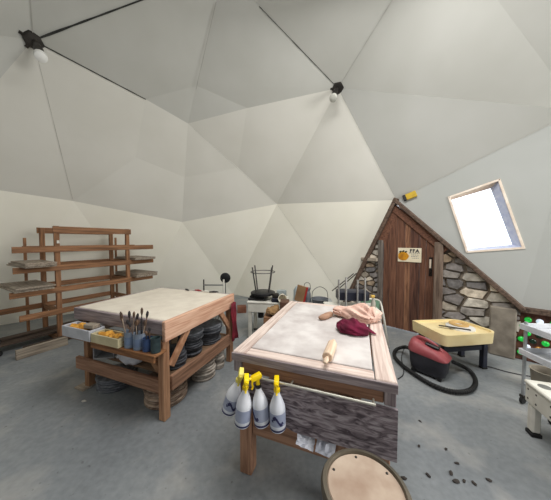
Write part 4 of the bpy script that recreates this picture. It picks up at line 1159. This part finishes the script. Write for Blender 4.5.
# ------------------------------------------------------------------ white wheel at the bottom right corner
bq = at(523.5, 378.5, .42)
w5 = thing('pottery_wheel', 'white table pottery wheel cut off by the bottom right edge', 'pottery wheel', (bq.x, bq.y, 0), -.30)
MB().box(0, .62, -.75, 0, .395, .42, .008).build('top', M_white, w5)
MB().box(.008, .612, -.742, -.008, .25, .394, .006).build('housing', M_white, w5)
for x, y in ((.012, -.1), (.55, -.1), (.012, -.73), (.55, -.73)):
    MB().box(x, x + .062, y + .01, y + .075, .03, .249, .014).build('leg', M_white, w5)
    MB().box(x - .003, x + .065, y + .007, y + .078, 0, .03, .004).build('foot', M_rubber, w5)
MB().lathe([(0, .002), (.032, .002), (.038, 0.0), (.038, -.001), (0, -.001)], 24, c=(.075, -.09, .421)).build('plug', mat('plug_grey', s8(128, 128, 124), s8(104, 104, 100)), w5)
for y in (-.04, -.12, -.25, -.4):
    for z in (.285, .36): MB().lathe([(0, .003), (.006, .002), (.008, 0)], 10, Matrix.Translation((.0078, y, z)) @ Matrix.Rotation(-PI / 2, 4, 'Y')).build('screw', M_dsteel, w5)
MB().box(.25, .45, -.40, -.15, .10, .249, .012).build('motor', M_black, w5)
pd = Matrix.Translation((bq.x, bq.y, 0)) @ Matrix.Rotation(-.30, 4, 'Z')
fp = thing('foot_pedal', 'black foot pedal on the floor under the corner pottery wheel', 'pedal', pd @ Vector((.20, -.30, 0)), -.5)
MB().box(-.06, .06, -.11, .11, 0, .03, .006).build('base', M_black, fp)
MB().box(-.05, .05, -.10, .10, .034, .05, .006, Matrix.Rotation(.12, 4, 'X') @ Matrix.Translation((0, 0, .012))).build('treadle', M_rubber, fp)
P = spline([pd @ Vector(p) for p in ((.27, -.20, .17), (.20, -.16, .12), (.16, -.15, .03), (.17, -.16, .008), (.19, -.17, .008))], 6)
MB().tube([pd.inverted() @ p for p in P], .006, 6).build('power_cord', M_rubber, w5)

# ------------------------------------------------------------------ crumbs on the floor
M_crumb = mat('clay_crumb', s8(72, 66, 62), s8(50, 46, 44), rough=.95)
for i, (px, py, r) in enumerate(((456, 481, .016), (451, 473, .014), (428, 475, .013), (457, 463, .012), (419, 446, .010), (420, 421, .010), (404, 478, .014), (464, 481, .010), (474, 483, .012), (489, 480, .012), (446, 449, .010), (392, 421, .011))):
    single('clay_crumb', MB().ball((0, 0, 0), r, 1.4, .8, .5, 2, .5, i * 1.7), M_crumb, 'small dark clay crumb on the bare concrete at the right foreground', 'crumb', at(px, py, r * .4), i, 'clay crumbs on the floor')
single('clay_crumb', MB().ball((0, 0, 0), .016, 1.4, .8, .6, 2, .4, 9), mat('crumb_white', s8(206, 202, 194), s8(180, 176, 168)), 'small white chip on the floor near the canvas table left leg', 'crumb', at(84, 401, .008))

# ------------------------------------------------------------------ light, sky, camera
wd = D.worlds.new('sky'); SC.world = wd; wd.use_nodes = True
nt = wd.node_tree; bg = nt.nodes['Background']
geo = nt.nodes.new('ShaderNodeTexCoord')
dot = nt.nodes.new('ShaderNodeVectorMath'); dot.operation = 'DOT_PRODUCT'
dot.inputs[1].default_value = Vector((.68, .72, .12)).normalized()
nt.links.new(geo.outputs['Generated'], dot.inputs[0])
rp = nt.nodes.new('ShaderNodeValToRGB')
rp.color_ramp.elements[0].position = .35; rp.color_ramp.elements[0].color = (.45, .445, .43, 1)
rp.color_ramp.elements[1].position = .85; rp.color_ramp.elements[1].color = (4.2, 4.4, 4.7, 1)
nt.links.new(dot.outputs['Value'], rp.inputs[0]); nt.links.new(rp.outputs[0], bg.inputs[0])
bg.inputs[1].default_value = .55

def area(name, loc, target, sx, sy, power, col=(1, 1, 1)):
    l = D.lights.new(name, 'AREA'); l.shape = 'RECTANGLE'; l.size = sx; l.size_y = sy; l.energy = power; l.color = col
    o = D.objects.new(name, l); COL.objects.link(o); o.location = loc
    o.rotation_euler = (Vector(target) - Vector(loc)).to_track_quat('-Z', 'Y').to_euler()
    return o
area('overhead_fill', (.8, 1.5, 4.45), (.8, 2.3, 0), 2.2, 1.6, 108, (1, .985, .96))  # unseen area lamp added inside the dome for light from above
area('right_fill', (4.6, -.6, 2.4), (-2.0, 3.4, 1.2), 2.4, 2.0, 130, (1, .98, .94))  # unseen area lamp added on the right to brighten the left walls

cam = D.cameras.new('camera'); co = D.objects.new('camera', cam); COL.objects.link(co)
cam.sensor_fit = 'HORIZONTAL'; cam.sensor_width = 36; cam.lens = FPX / 551 * 36
cam.clip_start = .05
co.location = (0, 0, HC); co.rotation_euler = (PI / 2 - PITCH, 0, 0)
SC.camera = co
SC.view_settings.view_transform = 'Standard'
SC.view_settings.look = 'None'
SC.view_settings.exposure = 0.28
